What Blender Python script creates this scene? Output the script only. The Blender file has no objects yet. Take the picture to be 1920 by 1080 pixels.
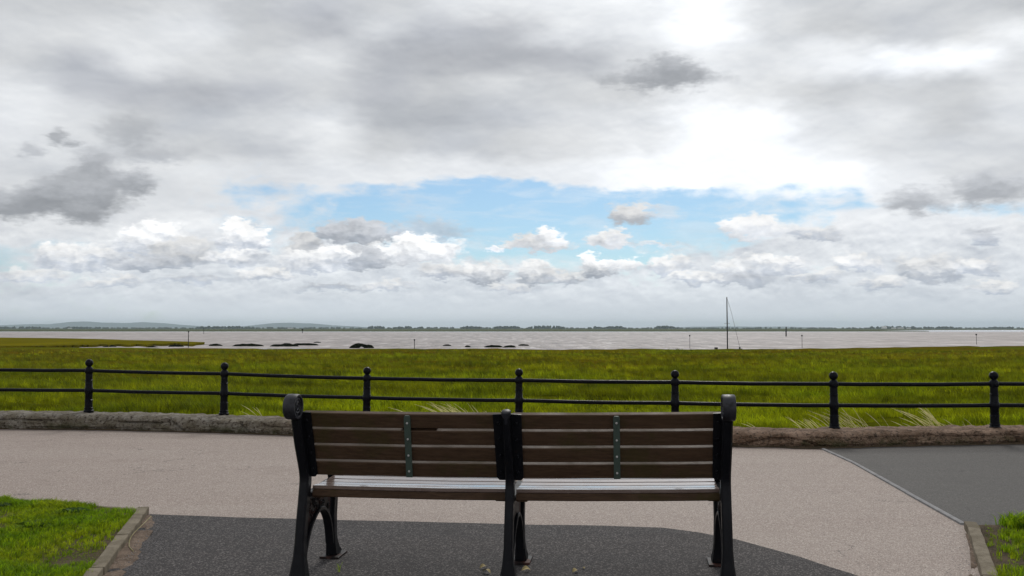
import bpy, bmesh, math, random
import numpy as np
from mathutils import Vector, Matrix, noise

R = math.radians
random.seed(7)
rng = np.random.default_rng(7)
SC = bpy.context.scene
COL = SC.collection

# ------------------------------------------------------------------ camera
cam_d = bpy.data.cameras.new('camera')
cam = bpy.data.objects.new('camera', cam_d)
COL.objects.link(cam)
cam.location = (0, 0, 1.3)
cam.rotation_euler = (R(90 + 2.684), 0, 0)
cam_d.lens = 30.0
cam_d.sensor_width = 36.0
cam_d.clip_start = 0.05
cam_d.clip_end = 40000
SC.camera = cam

# ------------------------------------------------------------------ view
SC.view_settings.view_transform = 'Standard'
SC.view_settings.look = 'None'
SC.view_settings.exposure = 0.0
SC.view_settings.gamma = 1.0
SC.view_settings.use_curve_mapping = False
SC.render.engine = 'CYCLES'
SC.cycles.max_bounces = 6
SC.cycles.volume_bounces = 1
SC.cycles.transparent_max_bounces = 8

SUN_EL, SUN_AZ = R(44), R(10)          # azimuth measured from +Y towards +X

# ------------------------------------------------------------------ sky
world = bpy.data.worlds.new('World')
SC.world = world
world.use_nodes = True
WT = world.node_tree
WT.nodes.clear()


class NB:
    """tiny helper for writing node expressions"""
    def __init__(s, tree): s.t = tree; s.n = tree.nodes; s.l = tree.links
    def put(s, sock, v):
        if v is None: return
        if hasattr(v, 'links') or isinstance(v, bpy.types.NodeSocket): s.l.new(v, sock)
        else: sock.default_value = v
    def m(s, op, a, b=None, c=None, clamp=False):
        n = s.n.new('ShaderNodeMath'); n.operation = op; n.use_clamp = clamp
        s.put(n.inputs[0], a); s.put(n.inputs[1], b); s.put(n.inputs[2], c)
        return n.outputs[0]
    def v(s, op, a, b=None, c=None):
        n = s.n.new('ShaderNodeVectorMath'); n.operation = op
        s.put(n.inputs[0], a); s.put(n.inputs[1], b); s.put(n.inputs[2], c)
        return n.outputs['Value'] if op in ('LENGTH', 'DOT_PRODUCT') else n.outputs[0]
    def comb(s, x, y, z=0.0):
        n = s.n.new('ShaderNodeCombineXYZ')
        s.put(n.inputs[0], x); s.put(n.inputs[1], y); s.put(n.inputs[2], z); return n.outputs[0]
    def puff(s, vec, scale, detail=2.0):
        n = s.n.new('ShaderNodeTexVoronoi'); n.feature = 'SMOOTH_F1'; n.voronoi_dimensions = '2D'; n.normalize = True
        s.l.new(vec, n.inputs['Vector'])
        n.inputs['Scale'].default_value = scale; n.inputs['Detail'].default_value = detail
        n.inputs['Roughness'].default_value = 0.55; n.inputs['Lacunarity'].default_value = 2.3
        n.inputs['Smoothness'].default_value = 0.35
        return n.outputs['Distance']
    def rgb(s, r, g, b):
        n = s.n.new('ShaderNodeCombineColor')
        s.put(n.inputs[0], r); s.put(n.inputs[1], g); s.put(n.inputs[2], b); return n.outputs[0]
    def sep(s, v):
        n = s.n.new('ShaderNodeSeparateXYZ'); s.put(n.inputs[0], v); return n.outputs
    def rng(s, x, a, b, c=0.0, d=1.0, smooth=True):
        n = s.n.new('ShaderNodeMapRange'); n.interpolation_type = 'SMOOTHSTEP' if smooth else 'LINEAR'
        s.put(n.inputs[0], x); n.inputs[1].default_value = a; n.inputs[2].default_value = b
        s.put(n.inputs[3], c); s.put(n.inputs[4], d); return n.outputs[0]
    def noise(s, vec, scale, detail=3.0, rough=0.55, dist=0.0, col=False, dim='3D'):
        n = s.n.new('ShaderNodeTexNoise'); n.noise_dimensions = dim
        if vec is not None: s.l.new(vec, n.inputs['Vector'])
        n.inputs['Scale'].default_value = scale; n.inputs['Detail'].default_value = detail
        n.inputs['Roughness'].default_value = rough; n.inputs['Distortion'].default_value = dist
        return n.outputs['Color'] if col else n.outputs[0]
    def voro(s, vec, scale, feature='F1', out='Distance', rand=1.0):
        n = s.n.new('ShaderNodeTexVoronoi'); n.feature = feature
        if vec is not None: s.l.new(vec, n.inputs['Vector'])
        n.inputs['Scale'].default_value = scale; n.inputs['Randomness'].default_value = rand
        return n.outputs[out]
    def mix(s, f, a, b, mode='MIX'):
        n = s.n.new('ShaderNodeMix'); n.data_type = 'RGBA'; n.blend_type = mode; n.clamp_factor = True
        s.put(n.inputs[0], f)
        for k, q in ((6, a), (7, b)):
            if isinstance(q, (tuple, list)): n.inputs[k].default_value = (*q[:3], 1.0)
            else: s.put(n.inputs[k], q)
        return n.outputs[2]
    def ramp(s, f, stops, mode='LINEAR'):
        n = s.n.new('ShaderNodeValToRGB'); cr = n.color_ramp; cr.interpolation = mode
        while len(cr.elements) < len(stops): cr.elements.new(0.5)
        for e, (p, c) in zip(cr.elements, stops):
            e.position = p
        for e, (p, c) in zip(cr.elements, stops):
            e.color = c if len(c) == 4 else (*c, 1.0)
        s.put(n.inputs[0], f); return n.outputs


def lin(v):
    v = v / 255.0
    return v / 12.92 if v <= 0.04045 else ((v + 0.055) / 1.055) ** 2.4


W = NB(WT)
geo = WT.nodes.new('ShaderNodeTexCoord')
D = geo.outputs['Generated']
dx, dy, dz = W.sep(D)
az = W.m('ARCTAN2', dx, dy)
hyp = W.m('SQRT', W.m('ADD', W.m('MULTIPLY', dx, dx), W.m('MULTIPLY', dy, dy)))
el = W.m('DIVIDE', dz, W.m('MAXIMUM', hyp, 0.02))
cosz = W.m('MAXIMUM', W.m('COSINE', az), 0.5)
vv = W.m('DIVIDE', el, cosz)                               # tangent height above the horizon
P = W.comb(az, vv, 0.0)
Pn = W.v('MULTIPLY', W.v('NORMALIZE', D), (1.0, 1.0, 2.6))  # direction stretched flat: clouds lie in layers
# domain warp: broad wisps, then fine cauliflower edges
w1 = W.v('SUBTRACT', W.noise(Pn, 5.0, 4.0, 0.6, col=True), (0.5, 0.5, 0.5))
w2 = W.v('SUBTRACT', W.noise(Pn, 21.0, 4.0, 0.55, col=True), (0.5, 0.5, 0.5))
Pw = W.v('ADD', W.v('ADD', P, W.v('MULTIPLY', w1, (0.095, 0.050, 0.0))), W.v('MULTIPLY', w2, (0.050, 0.026, 0.0)))
w3 = W.v('SUBTRACT', W.noise(Pn, 62.0, 4.0, 0.6, col=True), (0.5, 0.5, 0.5))
Pf = W.v('ADD', W.v('ADD', P, W.v('MULTIPLY', w1, (0.010, 0.005, 0.0))), W.v('ADD', W.v('MULTIPLY', w2, (0.034, 0.022, 0.0)), W.v('MULTIPLY', w3, (0.030, 0.026, 0.0))))
pwx, pwy, _ = W.sep(Pw)


def pix(x, y):
    """azimuth (rad) and tangent height of a direction, from the measured sketch of the cloud deck"""
    p = math.atan(75 / 1600); c, s = math.cos(p), math.sin(p)
    a, b = (x - 960) / 1600, (540 - y) / 1600
    return math.atan2(a, c - s * b), (s + c * b) / (c - s * b)


XS = [0, 120, 240, 360, 480, 600, 720, 840, 960, 1080, 1200, 1320, 1440, 1560, 1680, 1800, 1920]
# brightness of the deck (0-255) and share of clear blue (0-9) row by row
ROWS = [
 (-60, [200,198,200,205,200,200,205,215,222,228,235,240,225,212,210,205,200], None),
 (0,   [196,196,194,206,196,188,202,222,232,240,246,253,226,202,206,202,194], None),
 (60,  [206,205,212,220,196,178,214,186,178,224,242,252,212,196,190,206,244], None),
 (115, [200,184,218,206,202,212,176,170,170,178,212,240,220,248,255,252,226], None),
 (170, [232,186,180,174,186,202,180,194,206,202,196,240,214,196,206,198,220], None),
 (225, [236,214,194,190,208,222,176,176,192,214,232,255,254,232,220,196,222], None),
 (275, [226,226,206,198,188,218,196,192,198,208,236,255,255,244,226,214,212], None),
 (325, [220,220,222,230,230,238,236,238,240,246,252,255,254,253,240,222,216], [0,0,0,1,3,1,0,0,0,0,0,0,0,0,0,0,0]),
 (358, [216,220,226,224,228,238,238,240,242,246,250,252,252,252,246,236,224], [0,0,0,1,6,4,6,7,8,7,5,6,5,3,1,0,0]),
 (390, [218,222,228,230,234,236,236,238,240,240,240,240,246,248,246,244,236], [0,0,0,2,4,5,9,9,9,9,8,8,6,6,4,3,5]),
 (430, [226,228,232,236,236,230,226,236,238,240,238,236,236,240,244,240,232], [0,0,0,1,5,6,8,9,9,9,9,7,3,1,0,0,2]),
 (470, [226,230,234,234,236,232,230,232,236,238,236,234,232,234,236,232,232], [4,3,1,2,4,3,4,6,7,7,6,4,2,2,1,2,1]),
 (505, [221,231,233,227,233,235,235,231,235,237,237,235,231,231,231,227,233], [3,2,1,1,1,1,1,2,3,3,3,2,2,2,2,2,1]),
 (540, [218,226,228,226,228,226,232,230,232,232,234,232,228,228,226,226,228], [2,2,2,2,2,1,1,1,1,1,1,1,1,1,1,1,1]),
 (575, [221,225,226,227,228,229,229,228,227,227,226,225,224,224,224,224,224], [2,2,2,2,2,1,1,1,1,1,1,1,1,1,1,1,1]),
 (612, [223,225,226,227,228,229,229,228,227,226,225,225,225,224,224,224,224], [2]*17),
]
AZ0, AZ1 = pix(0, 300)[0], pix(1920, 300)[0]
tcol = W.m('DIVIDE', W.m('SUBTRACT', pwx, AZ0), AZ1 - AZ0, clamp=True)
prev = prev_a = None
for i, (y, Ls, bl) in enumerate(ROWS):
    st = []
    for k, x in enumerate(XS):
        L = Ls[k] + (11 if y < 300 and Ls[k] < 225 else 0)
        l = lin(L) * (1.12 if L > 250 else 1.0)
        low = min(1.0, max(0.0, (y - 430) / 150))
        tint = (0.972 - 0.035 * low - (0.015 if L < 205 else 0), 1.0 - (0.006 if L < 200 and y < 200 else 0), 1.035 + 0.035 * low + (0.035 if L < 205 else 0))
        a = (bl[k] if bl else 0) / 9.0
        st.append(((pix(x, 300)[0] - AZ0) / (AZ1 - AZ0), (l * tint[0], l * tint[1], l * tint[2], a)))
    o = W.ramp(tcol, st, 'EASE')
    h = pix(960, y)[1]
    if prev is None: prev, prev_a, ph = o[0], o[1], h
    else:
        f = W.rng(pwy, ph, h, 0.0, 1.0)
        prev = W.mix(f, prev, o[0])
        prev_a = W.m('ADD', W.m('MULTIPLY', prev_a, W.m('SUBTRACT', 1.0, f)), W.m('MULTIPLY', o[1], f))
        ph = h
deck = prev
# self-shading relief of the deck: density here against density a little higher up
Pd = W.v('MULTIPLY', W.v('NORMALIZE', D), (1.0, 1.0, 2.2))
na = W.noise(Pd, 9.0, 4.0, 0.5, 0.25)
nb = W.noise(W.v('ADD', Pd, (0.004, 0.0, 0.028)), 9.0, 4.0, 0.5, 0.25)
nc = W.noise(Pd, 34.0, 4.0, 0.55, 0.2)
nd = W.noise(W.v('ADD', Pd, (0.001, 0.0, 0.008)), 34.0, 4.0, 0.55, 0.2)
# rounded cumulus heads: cells seen as bumps, lit from above
Pq = W.v('ADD', W.v('MULTIPLY', P, (1.0, 1.15, 0.0)), W.v('MULTIPLY', W.v('ADD', w2, w3), (0.016, 0.016, 0.0)))
q1 = W.puff(Pq, 30.0)
q2 = W.puff(W.v('ADD', Pq, (0.003, 0.0065, 0.0)), 30.0)
fine = W.m('SUBTRACT', q2, q1)
rel = W.m('ADD', W.m('MULTIPLY', W.m('SUBTRACT', na, nb), 0.75), W.m('MULTIPLY', W.m('SUBTRACT', nc, nd), 0.55))
low = W.rng(vv, 0.155, 0.10, 0.34, 1.0)                       # heaped cumulus sit low, smooth stratus overhead
low = W.m('MULTIPLY', low, W.rng(vv, 0.012, 0.055, 0.15, 1.0))
rel = W.m('MULTIPLY', rel, low)
heap = W.m('MULTIPLY', W.rng(vv, 0.150, 0.095, 0.0, 1.0), W.rng(vv, 0.015, 0.05, 0.1, 1.0))
rel = W.m('ADD', rel, W.m('MULTIPLY', W.m('MULTIPLY', fine, 0.40), heap))
rel = W.m('ADD', rel, W.m('MULTIPLY', W.m('SUBTRACT', na, 0.5), W.rng(vv, 0.03, 0.12, 0.06, 0.30)))
rel = W.m('ADD', rel, W.m('MULTIPLY', W.m('SUBTRACT', nc, 0.5), W.rng(vv, 0.10, 0.20, 0.0, 0.05)))
gain = W.m('ADD', 1.0, rel)
gain2 = W.m('ADD', 1.0, W.m('MULTIPLY', rel, 1.0))
gcol = W.rgb(gain, W.m('ADD', 1.0, W.m('MULTIPLY', rel, 0.93)), W.m('ADD', 1.0, W.m('MULTIPLY', rel, 0.80)))
gcol2 = W.rgb(gain2, gain2, gain2)
deck = W.mix(1.0, deck, gcol, 'MULTIPLY')
# clear sky behind the deck
sky = WT.nodes.new('ShaderNodeTexSky')
sky.sky_type = 'NISHITA'
sky.sun_disc = False
sky.sun_elevation = SUN_EL
sky.sun_rotation = SUN_AZ
sky.air_density = 1.0
sky.dust_density = 0.6
sky.ozone_density = 1.0
STR = 0.1
clear = W.mix(0.10, W.mix(1.0, sky.outputs[0], (0.56, 0.775, 0.93), 'MULTIPLY'), (8.6, 9.0, 9.3))
blue_cut = W.m('ADD', W.m('ADD', prev_a, W.m('MULTIPLY', W.m('SUBTRACT', na, 0.5), 0.9)), W.m('MULTIPLY', W.m('SUBTRACT', nc, 0.5), 0.9))
wisp = W.noise(W.v('MULTIPLY', W.v('NORMALIZE', D), (1.0, 1.0, 5.0)), 11.0, 5.0, 0.62, 0.5)
blue_cut = W.m('MULTIPLY', W.rng(blue_cut, 0.25, 0.78), W.rng(prev_a, 0.02, 0.2))
blue_cut = W.m('MULTIPLY', blue_cut, W.rng(wisp, 0.66, 0.44, 0.72, 1.0))
deck10 = W.mix(1.0, deck, (1 / STR, 1 / STR, 1 / STR), 'MULTIPLY')
skycol = W.mix(blue_cut, deck10, clear)
# separate clouds standing in front: x, y, rx, ry, edge softness, top, base, opacity
CL = [
 (30,382,85,28,.5,190,154,1), (112,366,66,34,.45,190,152,1), (178,322,40,34,.5,194,162,1), (168,362,66,36,.45,188,152,1), (238,340,42,20,.55,194,166,1), (148,398,34,16,.8,180,158,.9), (120,258,20,14,.7,176,170,.9),
 (50,276,22,12,.8,195,190,.8), (250,245,38,22,.8,182,176,.75), (290,292,46,14,.8,190,186,.8),
 (1235,146,92,18,.65,188,162,.95), (1268,126,42,20,.6,188,166,.95), (1845,352,72,26,.6,206,170,1), (1715,376,48,20,.7,206,180,.95),
 (800,436,66,20,.7,215,196,.65), (675,443,82,27,.35,214,166,1), (1180,400,36,19,.4,232,188,1), (1240,398,34,10,.9,232,225,.5),
 (1008,464,58,17,.4,238,212,1), (1032,452,30,19,.3,252,226,1), (1140,454,38,17,.4,240,216,1), (1160,446,18,14,.4,250,232,1),
 (1225,458,46,4,.9,248,244,.8), (930,468,14,6,.5,255,250,1),
 (285,462,62,40,.25,255,206,1), (455,455,44,36,.25,255,206,1), (575,468,28,30,.3,226,176,1), (140,490,74,27,.3,250,202,1),
 (345,482,66,30,.3,230,188,1), (275,498,64,14,.4,216,184,1), (440,488,52,23,.3,255,196,1), (780,474,80,28,.3,255,214,1),
 (685,494,40,24,.35,210,172,1), (592,495,68,29,.25,255,200,1), (820,516,36,20,.35,242,196,1), (905,516,38,28,.3,250,178,1),
 (1005,518,33,26,.3,250,180,1), (1112,507,28,25,.25,254,176,1), (1168,496,36,13,.4,252,226,1), (1405,505,62,24,.35,252,206,1),
 (1395,526,50,14,.5,214,194,1), (1735,512,60,30,.35,240,186,1), (1840,446,24,17,.5,216,200,1), (1530,442,52,16,.5,236,200,1),
 (1410,432,64,25,.4,246,226,1), (620,538,60,6,.7,206,196,.9), (360,526,70,7,.7,212,200,.9), (1530,520,40,16,.5,236,200,.9),
 (1060,525,34,16,.35,248,192,1), (1255,500,40,20,.3,250,206,1), (1300,525,44,15,.35,246,200,1), (1480,500,38,20,.3,250,200,1), (1610,500,44,20,.3,248,204,1),
 (1660,535,46,14,.4,244,200,1), (1830,505,44,20,.3,246,200,1), (1860,540,46,13,.4,242,200,1), (210,530,50,12,.4,240,200,.9), (60,520,56,15,.4,240,204,.9), (500,520,44,14,.4,246,196,1), (720,535,44,12,.4,244,202,.9), (960,540,44,12,.4,244,206,.9),
]
# (evaluated after the deck, so that few values are alive at once)
Pf = W.v('ADD', Pf, W.comb(W.m('MULTIPLY', skycol, 1e-9), 0.0, 0.0))
for (x, y, rx, ry, sft, top, base, op) in CL:
    a0, h0 = pix(x, y)
    ra, rh = rx / 1600 * math.cos(a0) ** 2, ry / 1600
    q = W.v('MULTIPLY_ADD', Pf, (1 / ra, 1 / rh, 0), (-a0 / ra, -h0 / rh, 0))
    d = W.v('LENGTH', q)
    sft *= 0.8
    cu = y > 405 and ry > 11
    qy = W.v('DOT_PRODUCT', q, (0.0, 1.0, 0.0))
    if cu:                                      # flat base, heaped top
        d = W.v('LENGTH', W.v('MAXIMUM', q, W.v('MULTIPLY', q, (1.0, -1.8, 1.0))))
        d = W.m('ADD', d, W.m('MULTIPLY', W.m('MULTIPLY', W.m('SUBTRACT', q1, 0.40), W.rng(qy, -0.6, 0.2, 0.25, 1.0)), 1.25))
    elif ry > 11:
        d = W.m('ADD', d, W.m('MULTIPLY', W.m('SUBTRACT', q1, 0.38), 1.25))
        sft *= 1.35
    msk = W.rng(d, 1.0 + sft, 1.0 - sft * 0.9, 0.0, op)
    sh = W.rng(W.m('ADD', qy, W.m('MULTIPLY', fine, 1.9 if cu else 1.2)), -0.75, 1.05)
    bt = (1.03, 0.97)
    ct = tuple(lin(top) / STR * k * (1.05 if top > 250 else 1) for k in ((1.0, 1.0, 0.995) if top > 225 else (0.965, 1.0, 1.06)))
    cb = tuple(lin(base) / STR * k for k in ((0.91, 1.0, 1.15) if base < 208 and y > 430 else (0.955, 1.0, 1.075)))
    c = W.mix(sh, cb, ct)
    c = W.mix(1.0, c, gcol2, 'MULTIPLY')
    skycol = W.mix(msk, skycol, c)
# beyond the part of the sky the photograph shows the same broken deck simply goes on
gn = W.noise(Pn, 2.6, 6.0, 0.6, 0.3)
gl = W.rng(gn, 0.3, 0.72, lin(160) / STR, lin(232) / STR)
gen = W.rgb(W.m('MULTIPLY', gl, 0.99), gl, W.m('MULTIPLY', gl, 1.03))
gen = W.mix(1.0, gen, gcol, 'MULTIPLY')
out1 = W.rng(W.m('ABSOLUTE', az), 0.58, 0.85)
out2 = W.rng(el, 0.40, 0.62)
outm = W.m('MAXIMUM', out1, out2)
skycol = W.mix(outm, skycol, gen)
# below the horizon (never seen): dull ground tone
skycol = W.mix(W.rng(dz, -0.002, -0.03), skycol, (1.2, 1.15, 1.0))
bg = WT.nodes.new('ShaderNodeBackground')
bg.inputs['Strength'].default_value = STR
WT.links.new(skycol, bg.inputs['Color'])
wo = WT.nodes.new('ShaderNodeOutputWorld')
WT.links.new(bg.outputs[0], wo.inputs['Surface'])
world.cycles.sampling_method = 'MANUAL'
world.cycles.sample_map_resolution = 512

# ------------------------------------------------------------------ sun behind thin cloud
sun_d = bpy.data.lights.new('sun', 'SUN')
sun_d.energy = 1.5
sun_d.angle = R(14)
sun_d.color = (1.0, 0.96, 0.9)
sun = bpy.data.objects.new('sun', sun_d)
COL.objects.link(sun)
sd = Vector((math.sin(SUN_AZ) * math.cos(SUN_EL), math.cos(SUN_AZ) * math.cos(SUN_EL), math.sin(SUN_EL)))
sun.rotation_euler = sd.to_track_quat('Z', 'Y').to_euler()
sun.location = (5, 20, 30)


# ================================================================== helpers
def tag(o, label=None, cat=None, group=None, kind=None):
    if label: o['label'] = label
    if cat: o['category'] = cat
    if group: o['group'] = group
    if kind: o['kind'] = kind
    return o


def empty(name, loc, label=None, cat=None, group=None):
    o = bpy.data.objects.new(name, None)
    o.empty_display_size = 0.1
    o.location = loc
    COL.objects.link(o)
    return tag(o, label, cat, group)


def root_loc(o):
    p = Vector((0, 0, 0))
    while o:
        p += o.location; o = o.parent
    return p


def link(name, bm, mat, parent=None, smooth=False, world_coords=True):
    """one bmesh -> one object; vertices are in world metres and stored relative to the parent"""
    if parent and world_coords:
        bmesh.ops.translate(bm, verts=bm.verts, vec=-root_loc(parent))
    me = bpy.data.meshes.new(name)
    bm.normal_update()
    bm.to_mesh(me); bm.free()
    if smooth:
        me.polygons.foreach_set('use_smooth', [True] * len(me.polygons))
        me.set_sharp_from_angle(angle=R(38))
    me.materials.append(mat)
    o = bpy.data.objects.new(name, me)
    COL.objects.link(o)
    if parent: o.parent = parent
    return o


def recalc(bm): bmesh.ops.recalc_face_normals(bm, faces=bm.faces); return bm


def sheet(name, pts, z, mat, kind='structure', label=None):
    bm = bmesh.new()
    f = bm.faces.new([bm.verts.new((x, y, z)) for x, y in pts])
    bmesh.ops.triangulate(bm, faces=[f])
    bm.normal_update()
    for f in bm.faces:
        if f.normal.z < 0: f.normal_flip()
    o = link(name, bm, mat)
    return tag(o, label, kind=kind)


def add_box(bm, c, s, M=None, bev=0.0):
    r = bmesh.ops.create_cube(bm, size=1.0)
    vs = r['verts']
    bmesh.ops.scale(bm, verts=vs, vec=s)
    if bev:
        es = {e for v in vs for e in v.link_edges}
        rb = bmesh.ops.bevel(bm, geom=list(es), offset=bev, segments=2, profile=0.6, affect='EDGES')
        vs = list({v for f in rb['faces'] for v in f.verts} | {v for v in vs if v.is_valid})
    if M: bmesh.ops.transform(bm, matrix=M, verts=vs)
    bmesh.ops.translate(bm, verts=vs, vec=c)
    return vs


def add_lathe(bm, prof, seg=20, M=Matrix()):
    rings = []
    for r, z in prof:
        if r < 1e-5: rings.append([bm.verts.new(M @ Vector((0, 0, z)))])
        else: rings.append([bm.verts.new(M @ Vector((r * math.cos(2 * math.pi * k / seg), r * math.sin(2 * math.pi * k / seg), z))) for k in range(seg)])
    for a, b in zip(rings, rings[1:]):
        for k in range(seg):
            k2 = (k + 1) % seg
            if len(a) == 1 and len(b) > 1: bm.faces.new((a[0], b[k], b[k2]))
            elif len(b) == 1 and len(a) > 1: bm.faces.new((a[k], b[0], a[k2]))
            elif len(a) > 1: bm.faces.new((a[k], a[k2], b[k2], b[k]))
    for ring in (rings[0], rings[-1]):
        if len(ring) > 1: bm.faces.new(ring)
    recalc(bm)


def add_tube(bm, pts, rad, seg=8, cap=True):
    pts = [Vector(p) for p in pts]
    rad = rad if isinstance(rad, (list, tuple)) else [rad] * len(pts)
    rings = []
    up0 = Vector((0, 0, 1))
    for i, p in enumerate(pts):
        t = (pts[min(i + 1, len(pts) - 1)] - pts[max(i - 1, 0)]).normalized()
        u = up0 if abs(t.dot(up0)) < 0.95 else Vector((1, 0, 0))
        a = t.cross(u).normalized(); b = t.cross(a)
        rings.append([bm.verts.new(p + (a * math.cos(2 * math.pi * k / seg) + b * math.sin(2 * math.pi * k / seg)) * rad[i]) for k in range(seg)])
    for a, b in zip(rings, rings[1:]):
        for k in range(seg):
            bm.faces.new((a[k], a[(k + 1) % seg], b[(k + 1) % seg], b[k]))
    if cap:
        bm.faces.new(rings[0]); bm.faces.new(rings[-1])


def add_bar(bm, path, wn, wl, Lat, ch=0.2):
    """cast bar along path: width wn in the frame's plane, wl across it (along Lat), chamfered corners"""
    path = [Vector(p) for p in path]
    n = len(path)
    wn = wn if isinstance(wn, (list, tuple)) else [wn] * n
    wl = wl if isinstance(wl, (list, tuple)) else [wl] * n
    rings = []
    for i, p in enumerate(path):
        t = (path[min(i + 1, n - 1)] - path[max(i - 1, 0)]).normalized()
        nn = t.cross(Lat).normalized()
        a, b = wn[i] / 2, wl[i] / 2
        c = min(a, b) * ch * 2
        q = [(a, b - c), (a - c, b), (-a + c, b), (-a, b - c), (-a, -b + c), (-a + c, -b), (a - c, -b), (a, -b + c)]
        rings.append([bm.verts.new(p + nn * u + Lat * w) for u, w in q])
    for a, b in zip(rings, rings[1:]):
        for k in range(8): bm.faces.new((a[k], a[(k + 1) % 8], b[(k + 1) % 8], b[k]))
    bm.faces.new(rings[0]); bm.faces.new(rings[-1])
    recalc(bm)


def smooth_path(pts, n=6):
    """Catmull-Rom through pts"""
    pts = [Vector(p) for p in pts]
    P = [pts[0] * 2 - pts[1]] + pts + [pts[-1] * 2 - pts[-2]]
    out = []
    for i in range(1, len(P) - 2):
        for k in range(n):
            t = k / n
            a, b, c, d = P[i - 1], P[i], P[i + 1], P[i + 2]
            out.append(0.5 * ((2 * b) + (-a + c) * t + (2 * a - 5 * b + 4 * c - d) * t * t + (-a + 3 * b - 3 * c + d) * t ** 3))
    out.append(pts[-1])
    return out


def lerp(a, b, t): return a + (b - a) * t
def interp(x, xs, ys): return float(np.interp(x, xs, ys))


def material(name):
    m = bpy.data.materials.new(name); m.use_nodes = True
    t = m.node_tree; t.nodes.clear()
    b = NB(t)
    out = t.nodes.new('ShaderNodeOutputMaterial')
    bs = t.nodes.new('ShaderNodeBsdfPrincipled')
    t.links.new(bs.outputs[0], out.inputs[0])
    g = t.nodes.new('ShaderNodeNewGeometry')
    return m, b, bs, g.outputs['Position'], out


def bump(b, bs, hgt, strength=0.5, dist=0.01):
    n = b.n.new('ShaderNodeBump'); n.inputs['Strength'].default_value = strength; n.inputs['Distance'].default_value = dist
    b.put(n.inputs['Height'], hgt); b.l.new(n.outputs[0], bs.inputs['Normal'])


# ================================================================== materials
def mat_asphalt(name, base, dark, chip, streak, rough=0.75, size=150.0, chipamt=0.5, bumpd=0.006):
    m, b, bs, pos, _ = material(name)
    v = b.voro(pos, size, 'F1', 'Color')
    vr = b.sep(v)[0]
    n1 = b.noise(pos, size * 1.3, 2.0, 0.6)
    big = b.noise(b.v('MULTIPLY', pos, (0.16, 1.5, 1.0)), 1.0, 5.0, 0.6)
    crk = b.noise(pos, 0.55, 6.0, 0.6, 0.3); cmask = b.noise(pos, 0.8, 2.0)
    stn = b.noise(pos, 1.7, 5.0, 0.7)
    mid = b.noise(pos, 9.0, 5.0, 0.65)
    c = b.mix(b.rng(big, 0.40, 0.62, 0.0, 0.6), base, streak)
    c = b.mix(b.rng(n1, 0.35, 0.65), dark, c)
    c = b.mix(b.m('MULTIPLY', b.rng(vr, 0.72, 0.9), chipamt), c, chip)
    c = b.mix(b.rng(vr, 0.16, 0.05, 0, 0.75), c, tuple(x * 0.35 for x in base))
    c = b.mix(b.rng(mid, 0.52, 0.72, 0.0, 0.35), c, dark)
    c = b.mix(b.rng(stn, 0.56, 0.70, 0.0, 0.45), c, dark)
    c = b.mix(b.m('MULTIPLY', b.rng(b.m('ABSOLUTE', b.m('SUBTRACT', crk, 0.5)), 0.0032, 0.001), b.rng(cmask, 0.52, 0.6, 0.0, 0.75)), c, tuple(x * 0.3 for x in base))
    b.l.new(c, bs.inputs['Base Color'])
    bs.inputs['Roughness'].default_value = rough
    bs.inputs['Specular IOR Level'].default_value = 0.45
    h = b.m('ADD', b.m('MULTIPLY', b.voro(pos, size, 'F1', 'Distance'), -0.8), b.noise(pos, size * 0.5, 3.0))
    bump(b, bs, h, 0.65, bumpd)
    return m


M_prom = mat_asphalt('pink_asphalt', (0.335, 0.272, 0.238), (0.235, 0.184, 0.156), (0.60, 0.53, 0.47), (0.40, 0.34, 0.30), 0.7, 165.0, 0.6)
M_path = mat_asphalt('dark_asphalt', (0.032, 0.029, 0.031), (0.012, 0.010, 0.011), (0.24, 0.22, 0.21), (0.040, 0.031, 0.029), 0.85, 155.0, 0.55)
M_grey = mat_asphalt('grey_asphalt', (0.074, 0.070, 0.065), (0.046, 0.043, 0.040), (0.17, 0.165, 0.155), (0.092, 0.086, 0.080), 0.78, 140.0, 0.35, 0.003)


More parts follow.
